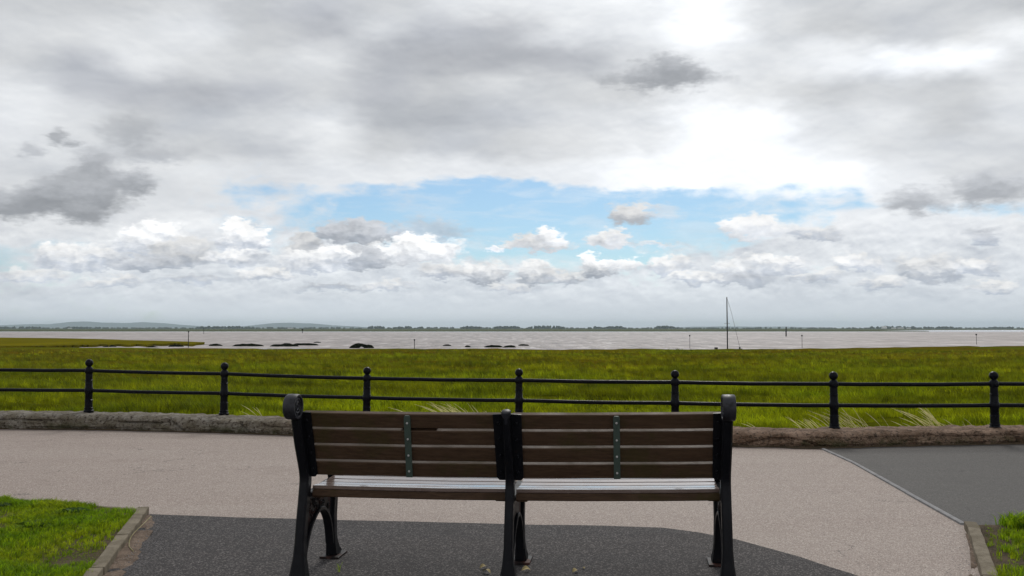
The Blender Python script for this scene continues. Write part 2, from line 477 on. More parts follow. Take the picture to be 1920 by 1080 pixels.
def mat_grass(name, c1, c2, c3, far=None, trans=0.45, scale=1.0, thru=(2.15, 1.98, 0.62)):
    m = bpy.data.materials.new(name); m.use_nodes = True
    t = m.node_tree; t.nodes.clear(); b = NB(t)
    out = t.nodes.new('ShaderNodeOutputMaterial')
    g = t.nodes.new('ShaderNodeNewGeometry'); pos = g.outputs['Position']
    n1 = b.noise(pos, 0.55 * scale, 4.0, 0.6)
    n2 = b.noise(pos, 4.5 * scale, 4.0, 0.65)
    c = b.mix(b.rng(n1, 0.36, 0.64), c1, c2)
    c = b.mix(b.rng(n2, 0.42, 0.7, 0.0, 0.8), c, c3)
    if far:
        y = b.sep(pos)[1]
        n3 = b.noise(b.v('MULTIPLY', pos, (0.5, 1.0, 1.0)), 0.16, 5.0, 0.6)
        f = b.m('MULTIPLY', b.rng(y, 14.0, 70.0, 0.25, 0.8), b.rng(n3, 0.40, 0.60, 0.10, 0.9))
        c = b.mix(f, c, far)
    oi = t.nodes.new('ShaderNodeObjectInfo')           # every tuft its own tone
    k = b.rng(oi.outputs['Random'], 0.0, 1.0, 0.65, 1.45, smooth=False)
    if far: k = b.m('MULTIPLY', k, b.rng(b.noise(b.v('MULTIPLY', pos, (0.30, 1.0, 1.0)), 0.75, 5.0, 0.7), 0.36, 0.60, 1.30, 0.52))
    if far: k = b.m('MULTIPLY', k, b.rng(b.noise(b.v('MULTIPLY', pos, (0.35, 1.0, 1.0)), 0.22, 4.0, 0.6), 0.40, 0.58, 0.78, 1.12))
    if far: k = b.m('MULTIPLY', k, b.rng(b.sep(pos)[1], 10.0, 19.0, 1.38, 1.03))
    c = b.mix(1.0, c, b.rgb(k, k, k), 'MULTIPLY')
    dif = t.nodes.new('ShaderNodeBsdfDiffuse'); b.l.new(c, dif.inputs[0])
    tr = t.nodes.new('ShaderNodeBsdfTranslucent')
    b.l.new(b.mix(1.0, c, thru, 'MULTIPLY'), tr.inputs[0])
    mx = t.nodes.new('ShaderNodeMixShader'); mx.inputs[0].default_value = trans
    t.links.new(dif.outputs[0], mx.inputs[1]); t.links.new(tr.outputs[0], mx.inputs[2])
    gl = t.nodes.new('ShaderNodeBsdfGlossy'); gl.inputs['Roughness'].default_value = 0.45
    gl.inputs[0].default_value = (0.9, 0.9, 0.8, 1)
    mx2 = t.nodes.new('ShaderNodeMixShader'); mx2.inputs[0].default_value = 0.012
    t.links.new(mx.outputs[0], mx2.inputs[1]); t.links.new(gl.outputs[0], mx2.inputs[2])
    t.links.new(mx2.outputs[0], out.inputs[0])
    return m


M_marsh_blade = mat_grass('marsh_blades', (0.118, 0.165, 0.006), (0.180, 0.215, 0.007), (0.040, 0.066, 0.006), far=(0.140, 0.122, 0.004), trans=0.55)
M_lawn_blade = mat_grass('lawn_blades', (0.115, 0.205, 0.012), (0.185, 0.240, 0.016), (0.045, 0.110, 0.008), trans=0.55, scale=3.0)
M_straw = mat_grass('straw_stalks', (0.60, 0.55, 0.34), (0.68, 0.64, 0.44), (0.40, 0.39, 0.17), trans=0.4, scale=3.0, thru=(1.15, 1.1, 0.8))


def mat_marsh_ground():
    m, b, bs, pos, _ = material('marsh_ground')
    y = b.sep(pos)[1]
    n1 = b.noise(b.v('MULTIPLY', pos, (0.45, 1.0, 1.0)), 0.22, 6.0, 0.62)
    n2 = b.noise(b.v('MULTIPLY', pos, (0.5, 1.0, 1.0)), 1.4, 6.0, 0.68)
    n3 = b.noise(b.v('MULTIPLY', pos, (0.5, 1.0, 1.0)), 0.16, 5.0, 0.6)
    c = b.mix(b.rng(n1, 0.36, 0.62), (0.085, 0.115, 0.005), (0.15, 0.17, 0.006))
    c = b.mix(b.m('MULTIPLY', b.rng(y, 14.0, 70.0, 0.3, 1.0), b.rng(n3, 0.40, 0.60, 0.12, 1.0)), c, (0.150, 0.108, 0.006))
    c = b.mix(b.rng(n2, 0.5, 0.68, 0.0, 0.75), c, (0.035, 0.040, 0.006))
    b.l.new(c, bs.inputs['Base Color'])
    bs.inputs['Roughness'].default_value = 0.95
    bs.inputs['Specular IOR Level'].default_value = 0.0
    bump(b, bs, b.m('ADD', n2, b.noise(pos, 9.0, 5.0, 0.7)), 0.9, 0.25)
    return m


M_marsh = mat_marsh_ground()


def mat_soil(name, a, c_, d):
    m, b, bs, pos, _ = material(name)
    n1 = b.noise(pos, 9.0, 6.0, 0.65); n2 = b.noise(pos, 60.0, 4.0, 0.7)
    c = b.mix(b.rng(n1, 0.35, 0.65), a, c_)
    c = b.mix(b.rng(n2, 0.52, 0.72, 0, 0.85), c, d)
    b.l.new(c, bs.inputs['Base Color']); bs.inputs['Roughness'].default_value = 0.95
    bs.inputs['Specular IOR Level'].default_value = 0.2
    bump(b, bs, b.m('ADD', n2, n1), 0.8, 0.02)
    return m


M_soil = mat_soil('dark_soil', (0.055, 0.042, 0.026), (0.10, 0.072, 0.045), (0.16, 0.12, 0.08))
M_sand = mat_soil('sandy_soil', (0.22, 0.165, 0.125), (0.12, 0.088, 0.066), (0.34, 0.28, 0.23))
M_lawn = mat_soil('lawn_ground', (0.075, 0.060, 0.030), (0.10, 0.075, 0.045), (0.06, 0.045, 0.025))


def mat_concrete(name, a, c_, d, s=14.0):
    m, b, bs, pos, _ = material(name)
    n1 = b.noise(pos, s * 0.5, 5.0, 0.65); n2 = b.noise(pos, s * 6, 4.0, 0.7); n3 = b.voro(pos, s * 9)
    c = b.mix(b.rng(n1, 0.35, 0.65), a, c_)
    c = b.mix(b.rng(n2, 0.55, 0.7, 0, 0.7), c, d)
    c = b.mix(b.rng(n3, 0.16, 0.05, 0, 0.6), c, tuple(x * 1.7 for x in a))
    b.l.new(c, bs.inputs['Base Color']); bs.inputs['Roughness'].default_value = 0.88
    bs.inputs['Specular IOR Level'].default_value = 0.3
    bump(b, bs, b.m('ADD', n2, n1), 0.7, 0.008)
    return m


M_kerb = mat_concrete('kerb_concrete', (0.23, 0.198, 0.145), (0.135, 0.112, 0.075), (0.075, 0.066, 0.038))
M_strip = mat_concrete('edging_concrete', (0.30, 0.30, 0.305), (0.22, 0.22, 0.225), (0.13, 0.13, 0.135))


def mat_wall():
    m, b, bs, pos, _ = material('weathered_wall')
    x, y, z = b.sep(pos)
    n0 = b.noise(pos, 0.9, 4.0, 0.6)
    n1 = b.noise(pos, 5.0, 6.0, 0.65); n2 = b.noise(pos, 26.0, 5.0, 0.72); n3 = b.voro(pos, 60.0)
    grey = b.mix(b.rng(n1, 0.36, 0.62), (0.34, 0.315, 0.27), (0.19, 0.165, 0.12))
    red = b.mix(b.rng(n1, 0.36, 0.62), (0.36, 0.25, 0.18), (0.20, 0.13, 0.085))
    f = b.rng(b.m('ADD', x, b.m('MULTIPLY', b.m('SUBTRACT', n0, 0.5), 3.0)), -3.4, -1.6)
    c = b.mix(f, grey, red)
    c = b.mix(b.rng(n2, 0.50, 0.62, 0, 0.9), c, (0.055, 0.040, 0.027))
    c = b.mix(b.m('MULTIPLY', b.rng(n3, 0.22, 0.08), 0.6), c, (0.46, 0.41, 0.35))
    c = b.mix(b.m('MULTIPLY', b.rng(b.noise(pos, 2.2, 5.0, 0.7), 0.46, 0.62), b.rng(z, 0.13, 0.03, 0.0, 0.85)), c, (0.060, 0.060, 0.022))
    b.l.new(c, bs.inputs['Base Color']); bs.inputs['Roughness'].default_value = 0.92
    bs.inputs['Specular IOR Level'].default_value = 0.25
    bump(b, bs, b.m('ADD', b.m('ADD', n2, n1), b.m('MULTIPLY', n3, 0.6)), 1.0, 0.03)
    return m


M_wall = mat_wall()


def mat_iron(name, col, rust, amt, rough=0.42, spec=0.2):
    m, b, bs, pos, _ = material(name)
    n1 = b.noise(pos, 16.0, 6.0, 0.7); n2 = b.noise(pos, 120.0, 3.0, 0.6)
    c = b.mix(b.rng(n1, 0.62 - amt * 0.2, 0.72 - amt * 0.1, 0, 0.9), col, rust)
    c = b.mix(b.rng(n2, 0.62, 0.75, 0, 0.15), c, (0.06, 0.06, 0.07))
    b.l.new(c, bs.inputs['Base Color'])
    b.l.new(b.rng(n1, 0.35, 0.75, rough - 0.08, rough + 0.22), bs.inputs['Roughness'])
    bs.inputs['Specular IOR Level'].default_value = spec
    bump(b, bs, n1, 0.10, 0.003)
    return m


M_iron = mat_iron('black_painted_iron', (0.006, 0.0065, 0.009), (0.03, 0.014, 0.010), 0.05, 0.45)
M_iron_worn_lit = mat_iron('worn_skylit_iron', (0.024, 0.025, 0.032), (0.008, 0.008, 0.010), 0.4, 0.42, 0.35)  # worn paint, also lightened for the sky light on scrolls and knob
M_rust = mat_iron('rusted_panel_iron', (0.012, 0.009, 0.009), (0.085, 0.035, 0.027), 0.75, 0.5)
M_rail = mat_iron('black_railing_paint', (0.004, 0.0045, 0.008), (0.010, 0.008, 0.009), 0.0, 0.33, 0.12)
M_bracket = mat_iron('green_bracket_paint', (0.075, 0.105, 0.088), (0.05, 0.07, 0.06), 0.3, 0.5)
M_bolt = mat_iron('bright_bolt', (0.55, 0.55, 0.53), (0.3, 0.26, 0.2), 0.1, 0.35)


def mat_wood(name, a, c_, green, rough, glossy=0.5):
    m, b, bs, pos, _ = material(name)
    g = b.noise(b.v('MULTIPLY', pos, (1.2, 14.0, 14.0)), 5.0, 6.0, 0.7, 0.4)
    g2 = b.noise(b.v('MULTIPLY', pos, (3.0, 60.0, 60.0)), 5.0, 4.0, 0.7)
    blot = b.noise(pos, 4.0, 5.0, 0.65)
    c = b.mix(b.rng(g, 0.32, 0.68), a, c_)
    c = b.mix(b.rng(g2, 0.56, 0.7, 0, 0.55), c, tuple(q * 0.45 for q in c_))
    c = b.mix(b.rng(blot, 0.5, 0.68, 0, 0.6), c, green)
    b.l.new(c, bs.inputs['Base Color'])
    b.l.new(b.rng(blot, 0.35, 0.7, rough, rough + 0.2), bs.inputs['Roughness'])
    bs.inputs['Specular IOR Level'].default_value = glossy
    bump(b, bs, b.m('ADD', g, g2), 0.35 if rough > 0.3 else 0.10, 0.004)
    return m


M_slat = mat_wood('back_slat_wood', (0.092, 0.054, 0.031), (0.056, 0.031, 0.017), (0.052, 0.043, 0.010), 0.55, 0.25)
M_seat = mat_wood('seat_slat_wood_lit', (0.200, 0.150, 0.128), (0.130, 0.090, 0.075), (0.110, 0.070, 0.050), 0.22, 0.5)  # base colour lightened to carry the sky's sheen on the seat top
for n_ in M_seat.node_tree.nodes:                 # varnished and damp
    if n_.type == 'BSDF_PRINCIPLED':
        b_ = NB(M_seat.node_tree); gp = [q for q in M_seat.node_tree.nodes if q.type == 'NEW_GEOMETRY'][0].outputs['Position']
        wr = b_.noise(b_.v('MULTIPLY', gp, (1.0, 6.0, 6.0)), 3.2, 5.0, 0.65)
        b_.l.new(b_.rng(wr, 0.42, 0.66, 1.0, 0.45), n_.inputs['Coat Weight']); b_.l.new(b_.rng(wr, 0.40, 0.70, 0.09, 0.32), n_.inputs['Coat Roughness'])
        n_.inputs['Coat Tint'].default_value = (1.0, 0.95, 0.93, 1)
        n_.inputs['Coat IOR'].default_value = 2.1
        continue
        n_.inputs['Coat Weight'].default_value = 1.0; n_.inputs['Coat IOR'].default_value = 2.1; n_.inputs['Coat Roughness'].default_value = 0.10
M_plaque = mat_iron('dark_plaque', (0.012, 0.009, 0.008), (0.02, 0.015, 0.01), 0.1, 0.6)


def mat_plain(name, col, rough=0.8, spec=0.3):
    m, b, bs, pos, _ = material(name)
    n = b.noise(b.v('MULTIPLY', pos, (1.0, 0.3, 1.0)) if name in ('spit_grass', 'far_marsh') else pos, 0.06 if name in ('spit_grass', 'far_marsh') else 3.0, 4.0, 0.6)
    c = b.mix(b.rng(n, 0.35, 0.65), tuple(q * 0.8 for q in col), tuple(min(1, q * 1.15) for q in col))
    b.l.new(c, bs.inputs['Base Color']); bs.inputs['Roughness'].default_value = rough
    bs.inputs['Specular IOR Level'].default_value = spec
    return m


M_leaf = mat_plain('dry_leaf', (0.42, 0.34, 0.16), 0.7)
M_mark = mat_plain('dark_timber_post', (0.03, 0.03, 0.028), 0.7)
M_mast = mat_plain('dark_mast', (0.02, 0.02, 0.022), 0.5)
M_white = mat_plain('white_render', (0.78, 0.78, 0.76), 0.6)
M_roof = mat_plain('slate_roof', (0.10, 0.10, 0.11), 0.8)
M_glass = mat_plain('dark_glass', (0.02, 0.025, 0.03), 0.1, 0.5)
M_tree = mat_plain('far_foliage', (0.030, 0.050, 0.022), 0.95, 0.05)
M_hill = mat_plain('hill_moor', (0.045, 0.060, 0.040), 0.95, 0.05)
M_bank = mat_plain('mud_bank_grass', (0.007, 0.009, 0.004), 0.95, 0.0)
M_farland = mat_plain('far_marsh', (0.060, 0.075, 0.022), 0.95, 0.05)
M_spit = mat_plain('spit_grass', (0.135, 0.118, 0.004), 0.95, 0.0)
M_hull = mat_plain('dark_hull', (0.03, 0.03, 0.032), 0.5)


def mat_water():
    m, b, bs, pos, _ = material('silty_water')
    y = b.sep(pos)[1]
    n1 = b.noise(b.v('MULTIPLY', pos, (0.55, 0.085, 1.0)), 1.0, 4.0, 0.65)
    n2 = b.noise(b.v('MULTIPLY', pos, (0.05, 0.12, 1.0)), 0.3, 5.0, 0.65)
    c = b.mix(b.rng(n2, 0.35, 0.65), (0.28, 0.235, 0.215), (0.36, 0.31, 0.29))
    c = b.mix(b.rng(n1, 0.50, 0.66, 0.0, 0.75), c, (0.12, 0.10, 0.09))  # dark ripple faces painted into the base colour
    c = b.mix(b.rng(n1, 0.46, 0.36, 0.0, 0.8), c, (0.58, 0.54, 0.52))  # glints on the ripples painted in as pale specks
    b.l.new(c, bs.inputs['Base Color'])
    b.l.new(b.rng(y, 480.0, 640.0, 0.42, 0.12), bs.inputs['Roughness'])
    bs.inputs['Specular IOR Level'].default_value = 0.35
    bs.inputs['IOR'].default_value = 1.33
    n = b.n.new('ShaderNodeBump'); n.inputs['Distance'].default_value = 2.2
    b.put(n.inputs['Strength'], b.rng(y, 480.0, 640.0, 0.8, 0.02))
    b.put(n.inputs['Height'], n1); b.l.new(n.outputs[0], bs.inputs['Normal'])
    return m


M_water = mat_water()


def mat_mud():
    m, b, bs, pos, _ = material('wet_mud')
    n = b.noise(pos, 0.6, 5.0, 0.65)
    b.l.new(b.mix(b.rng(n, 0.4, 0.65), (0.82, 0.77, 0.70), (0.58, 0.53, 0.47)), bs.inputs['Base Color'])
    bs.inputs['Roughness'].default_value = 0.05
    bs.inputs['Specular IOR Level'].default_value = 0.8
    bump(b, bs, n, 0.02, 0.02)
    return m


M_mud = mat_mud()

# ================================================================== ground
sheet('promenade', [(-60, -40), (60, -40), (60, 9.60), (5.73, 9.75), (4.34, 9.58), (3.46, 9.42), (2.45, 9.55), (0, 10.0), (-2.64, 10.55), (-3.7, 10.8), (-5.15, 11.1), (-6.6, 11.2), (-60, 12.5)], 0.0, M_prom)

# strip of darker tarmac leading to the bench
def wob(a, b, n, amp, seed):
    out = []
    for i in range(n):
        t = i / n
        p = Vector(a).lerp(Vector(b), t)
        k = noise.noise(Vector((p.x * 2.3 + seed, p.y * 2.3, seed))) * amp
        out.append((p.x + k, p.y + k * 0.7))
    return out

patch = []
edge = [(-2.62, 6.03), (-1.9, 5.92), (-1.30, 5.86), (-0.57, 5.77), (0.14, 5.70), (0.62, 5.67), (0.97, 5.61), (1.18, 5.48), (1.37, 5.31), (1.63, 4.91), (1.80, 4.56), (2.05, 3.9), (2.1, 2.0), (2.1, -6), (-1.0, -6), (-1.75, 2.5), (-2.30, 4.6), (-2.62, 6.03)]
for a, b in zip(edge, edge[1:]):
    L = (Vector(a) - Vector(b)).length
    patch += wob(a, b, max(2, min(40, int(L / 0.03))), 0.014, 3.1)
sheet('path', patch, 0.004, M_path)

sheet('road', [(3.345, 9.30), (3.30, 8.3), (3.125, 6.785), (3.0, 5.66), (60, 5.9), (60, 9.9), (5.73, 9.75), (4.34, 9.58), (3.46, 9.42)], 0.004, M_grey)

# pale concrete edging between the two surfaces
es = empty('edging_strip', (3.15, 7.3, 0), 'thin pale concrete edging strip between the pink and the grey tarmac', 'edging')
line = [Vector((3.335, 9.22)), Vector((3.29, 8.3)), Vector((3.11, 6.785)), Vector((2.985, 5.70))]
seg = []
for a, b in zip(line, line[1:]):
    n = max(1, round((b - a).length / 0.75))
    for i in range(n): seg.append((a.lerp(b, i / n), a.lerp(b, (i + 1) / n)))
for a, b in seg:
    d = (b - a); L = d.length; ang = math.atan2(d.y, d.x)
    bm = bmesh.new()
    add_box(bm, (0, 0, 0), (L - 0.012, 0.036, 0.03), Matrix.Rotation(ang, 4, 'Z'), 0.004)
    bmesh.ops.translate(bm, verts=bm.verts, vec=((a.x + b.x) / 2 + random.uniform(-.004, .004), (a.y + b.y) / 2, random.uniform(-.003, .002)))
    link('edging_stone', bm, M_strip, es)

# lawns either side of the path
def lumpy(name, pts, z, amp, mat, step=0.09, kind='structure', fr=3.0, edge_drop=0.0):
    """irregular ground patch: a fine grid clipped to a polygon, gently uneven"""
    bm = bmesh.new()
    f = bm.faces.new([bm.verts.new((x, y, 0)) for x, y in pts])
    xs = [p[0] for p in pts]; ys = [p[1] for p in pts]
    nx = int((max(xs) - min(xs)) / step); ny = int((max(ys) - min(ys)) / step)
    for i in range(1, nx):
        bmesh.ops.bisect_plane(bm, geom=bm.verts[:] + bm.edges[:] + bm.faces[:], plane_co=(min(xs) + i * step, 0, 0), plane_no=(1, 0, 0))
    for i in range(1, ny):
        bmesh.ops.bisect_plane(bm, geom=bm.verts[:] + bm.edges[:] + bm.faces[:], plane_co=(0, min(ys) + i * step, 0), plane_no=(0, 1, 0))
    for v in bm.verts:
        k = noise.fractal(Vector((v.co.x * fr, v.co.y * fr, 1.7)), 1.0, 2.0, 3)
        v.co.z = z + amp * k - (edge_drop if v.is_boundary else 0)
    bm.normal_update()
    for f in bm.faces:
        if f.normal.z < 0: f.normal_flip()
    return tag(link(name, bm, mat, smooth=True), kind=kind)

LAWN_L = [(-2.60, 6.08), (-3.4, 6.26), (-4.2, 6.44), (-7.0, 7.05), (-7.0, 2.0), (-1.55, 2.0), (-1.92, 3.55), (-2.19, 4.52), (-2.37, 5.22)]
LAWN_R = [(2.98, 5.62), (7.5, 5.74), (7.5, 2.0), (1.45, 2.0), (2.02, 3.5), (2.43, 4.4), (2.905, 5.42)]
lumpy('lawn', LAWN_L, 0.022, 0.012, M_lawn)
lumpy('lawn', LAWN_R, 0.018, 0.014, M_soil)
lumpy('soil', [(-2.60, 6.02), (-2.48, 5.95), (-2.36, 5.72), (-2.27, 5.45), (-2.22, 5.2), (-2.10, 4.9), (-2.03, 4.5), (-1.95, 3.6), (-2.0, 3.4), (-2.22, 4.55), (-2.34, 4.95)], 0.012, 0.012, M_sand, 0.05, fr=7.0, edge_drop=0.010)
lumpy('soil', [(2.92, 5.35), (2.80, 5.25), (2.70, 4.95), (2.56, 4.75), (2.36, 4.5), (2.1, 4.0), (2.2, 4.0), (2.44, 4.6), (2.70, 5.1), (2.86, 5.45)], 0.010, 0.010, M_sand, 0.05, fr=7.0, edge_drop=0.008)

# grit and crumbs of tarmac along the worn strips
gs, gf = [], []
for _ in range(520):
    side = random.random() < .85
    t = random.random()
    if side: x = lerp(-2.50, -2.02, t) + abs(random.gauss(0, .10)); y = lerp(5.95, 4.4, t) + random.gauss(0, .04)
    else: x = lerp(2.86, 2.30, t) - abs(random.gauss(0, .10)); y = lerp(5.35, 4.3, t) + random.gauss(0, .04)
    r = random.uniform(.0015, .0045); k = len(gs); a = random.random() * 6
    z0 = 0.004 if abs(x) < 2.1 else 0.010
    gs += [(x + r * math.cos(a + j * 2.1), y + r * math.sin(a + j * 2.1), z0) for j in range(3)] + [(x, y, z0 + r * 1.1)]
    gf += [(k, k + 1, k + 3), (k + 1, k + 2, k + 3), (k + 2, k, k + 3)]
gm = bpy.data.meshes.new('grit'); gm.from_pydata(gs, [], gf); gm.materials.append(M_strip)
go_ = bpy.data.objects.new('grit', gm); COL.objects.link(go_); tag(go_, kind='stuff')

# kerb stones
def kerb(label, pts, h):
    k = empty('kerb', (pts[0][0], pts[0][1], 0), label, 'kerb')
    for i, (a, b) in enumerate(zip(pts, pts[1:])):
        a, b = Vector(a), Vector(b); d = b - a; L = d.length
        bm = bmesh.new()
        add_box(bm, (0, 0, 0), (L - 0.012, 0.072, 0.16), None, 0.008)
        bmesh.ops.subdivide_edges(bm, edges=[e for e in bm.edges if e.calc_length() > 0.2], cuts=14)
        for v in bm.verts:
            q = v.co + Vector((a.x * 3, a.y * 3, 0))
            v.co += Vector((0, noise.noise(q * 9) * 0.006, noise.noise(q * 7 + Vector((5, 5, 5))) * 0.006))
        bmesh.ops.rotate(bm, verts=bm.verts, matrix=Matrix.Rotation(math.atan2(d.y, d.x) + random.uniform(-.012, .012), 3, 'Z'), cent=(0, 0, 0))
        bmesh.ops.translate(bm, verts=bm.verts, vec=((a.x + b.x) / 2, (a.y + b.y) / 2, h - 0.08 + random.uniform(-.006, .004)))
        link('kerb_stone', bm, M_kerb, k)
    return k

kerb('worn concrete kerb along the lawn left of the bench', [(-2.585, 6.06), (-2.36, 5.24), (-2.17, 4.52), (-1.93, 3.62)], 0.052)
kerb('pale concrete kerb along the lawn right of the bench', [(2.975, 5.61), (2.90, 5.42), (2.42, 4.38), (2.0, 3.46)], 0.050)
ek = empty('lawn_edging', (-2.9, 6.2, 0), 'thin concrete edging between the left lawn and the pink tarmac', 'edging')
for a, b in (((-2.64, 6.13), (-3.25, 6.305)), ((-3.26, 6.31), (-3.9, 6.45)), ((-3.91, 6.45), (-4.6, 6.60))):
    a, b = Vector(a), Vector(b); d = b - a
    bm = bmesh.new()
    add_box(bm, ((a.x + b.x) / 2, (a.y + b.y) / 2, -0.02), (d.length - 0.01, 0.04, 0.07), Matrix.Rotation(math.atan2(d.y, d.x), 4, 'Z'), 0.005)
    link('edging_stone', bm, M_kerb, ek)

# ------------------------------------------------------------------ marsh behind the wall
SHORE_X = [-420, -200, -60, -40, -20, -6, 0, 10, 25, 40, 55, 75, 120, 420]
SHORE_Y = [118, 110, 107, 104, 101, 99.5, 99, 99.5, 100, 104, 113, 121, 124, 130]
WALL_X = [-60, -6.6, -5.15, -3.7, -2.64, 0, 2.45, 3.46, 4.34, 5.73, 60]
WALL_Y = [12.4, 11.03, 10.92, 10.64, 10.38, 9.86, 9.41, 9.285, 9.45, 9.62, 9.70]
def wall_y(x): return interp(x, WALL_X, WALL_Y)
def shore_y(x): return interp(x, SHORE_X, SHORE_Y) + 1.3 * noise.fractal(Vector((x * 0.22, 3.3, 0)), 1, 2, 3)

def marsh_z(x, y):
    d = y - wall_y(max(-60, min(60, x)))
    base = interp(d, [0.0, 1.2, 6, 20, 45, 88, 140], [0.02, -0.02, -0.22, -0.62, -0.98, -1.16, -1.2])
    amp = interp(d, [0.4, 3, 12, 60], [0.02, 0.07, 0.16, 0.17])
    n = noise.fractal(Vector((x * 0.16, y * 0.34, 0.4)), 1.0, 2.0, 4)
    n2 = noise.fractal(Vector((x * 0.9, y * 1.1, 4.4)), 1.0, 2.0, 3)
    return base + amp * (0.75 * n + 0.18 * n2)

bm = bmesh.new()
xs_n = 220
rows = []
ts = [0.0] + list(np.geomspace(0.004, 1.0, 150))
for t in ts:
    row = []
    for i in range(xs_n + 1):
        u = i / xs_n * 2 - 1
        x0 = 8.5 * u + 6.5 * u ** 3
        x1 = 90 * u + 330 * u ** 3
        y0 = wall_y(max(-60, min(60, x0 * 1.0))) + 0.55
        x = lerp(x0, x1, t)
        y1 = shore_y(x)
        y = lerp(y0, y1, t)
        row.append(bm.verts.new((x, y, marsh_z(x, y))))
    rows.append(row)
edge_row = [bm.verts.new((v.co.x, v.co.y + 0.25, -1.7)) for v in rows[-1]]
rows.append(edge_row)
for a, b in zip(rows, rows[1:]):
    for k in range(xs_n): bm.faces.new((a[k], a[k + 1], b[k + 1], b[k]))
tag(link('marsh', bm, M_marsh, smooth=True), kind='structure')

# water, mudflat, far shore, hills
WZ = -1.35
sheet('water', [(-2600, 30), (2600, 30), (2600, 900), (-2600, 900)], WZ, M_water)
bm = bmesh.new()
vs0, vs1 = [], []
for i in range(241):
    x = -130 + i * 1.1
    y = shore_y(x)
    vs0.append(bm.verts.new((x, y - 1.0, WZ + 0.012)))
    w = 3.6 + 2.6 * noise.fractal(Vector((x * 0.15, 8.8, 1)), 1, 2, 3) + interp(x, [-60, -30, -5], [0, 3.0, 0.6])
    vs1.append(bm.verts.new((x, y + max(0.8, w), WZ + 0.012)))
for k in range(240): bm.faces.new((vs0[k], vs0[k + 1], vs1[k + 1], vs1[k]))
tag(link('mudflat', bm, M_mud), kind='structure')

bm = bmesh.new()
a = []; b_ = []; c_ = []; low_ = []
for i in range(261):
    x = -2600 + i * 20
    ys = 655 + 10 * noise.noise(Vector((x * 0.004, 1, 1))) + interp(x, [100, 330, 420, 2600], [0, 0, 420, 1500])
    low_.append(bm.verts.new((x, ys - 2, -1.5)))
    a.append(bm.verts.new((x, ys, -0.95)))
    b_.append(bm.verts.new((x * 1.6, 2400, -0.8)))
    c_.append(bm.verts.new((x * 4.4, 11800, -0.8)))
for q, w in ((low_, a), (a, b_), (b_, c_)):
    for k in range(260): bm.faces.new((q[k], q[k + 1], w[k + 1], w[k]))
tag(link('far_shore', bm, M_farland), kind='structure')

def hill(prof, Y, depth):
    bm = bmesh.new()
    f_, r_, k_ = [], [], []
    for x, h in prof:
        j = 4 * noise.fractal(Vector((x * 0.004, 2.2, Y)), 1, 2, 4)
        f_.append(bm.verts.new((x, Y - depth * 0.45, -2)))
        r_.append(bm.verts.new((x, Y, max(-1, h + j * min(1, h / 15)))))
        k_.append(bm.verts.new((x, Y + depth, -2)))
    for q, w in ((f_, r_), (r_, k_)):
        for i in range(len(prof) - 1): bm.faces.new((q[i], q[i + 1], w[i + 1], w[i]))
    return tag(link('hills', bm, M_hill, smooth=True), kind='structure')

HY = 9500.0
def hp(pts):
    out = []
    xs = [p[0] for p in pts]; hs = [p[1] for p in pts]
    for px in np.arange(xs[0], xs[-1] + 1, 6):
        out.append(((px - 960) / 1600 * HY, (615.5 - interp(px, xs, hs)) / 1600 * HY + 1.3))
    return out
hill(hp([(-160, 613), (-60, 611.5), (0, 610), (45, 609), (90, 608.2), (130, 604.5), (168, 603), (200, 605.5), (240, 606.3), (268, 604.3), (300, 606), (345, 609.5), (395, 613.5)]), HY, 1100)
hill(hp([(440, 614), (480, 609.5), (515, 606.6), (550, 605.4), (585, 607), (625, 610.5), (690, 613.8)]), HY, 1100)
hill(hp([(1240, 614.6), (1300, 612.8), (1380, 612.6), (1460, 612.8), (1540, 614.6)]), HY, 1100)

# ------------------------------------------------------------------ haze
m = bpy.data.materials.new('haze'); m.use_nodes = True
t = m.node_tree; t.nodes.clear()
o_ = t.nodes.new('ShaderNodeOutputMaterial'); pv = t.nodes.new('ShaderNodeVolumePrincipled')
pv.inputs['Color'].default_value = (0.72, 0.87, 1.0, 1)
pv.inputs['Density'].default_value = 0.00011
pv.inputs['Anisotropy'].default_value = 0.2
t.links.new(pv.outputs[0], o_.inputs['Volume'])
bm = bmesh.new()
add_box(bm, (0, 5950, 37.0), (24000, 12100, 82.0))
tag(link('haze', bm, m), kind='stuff')

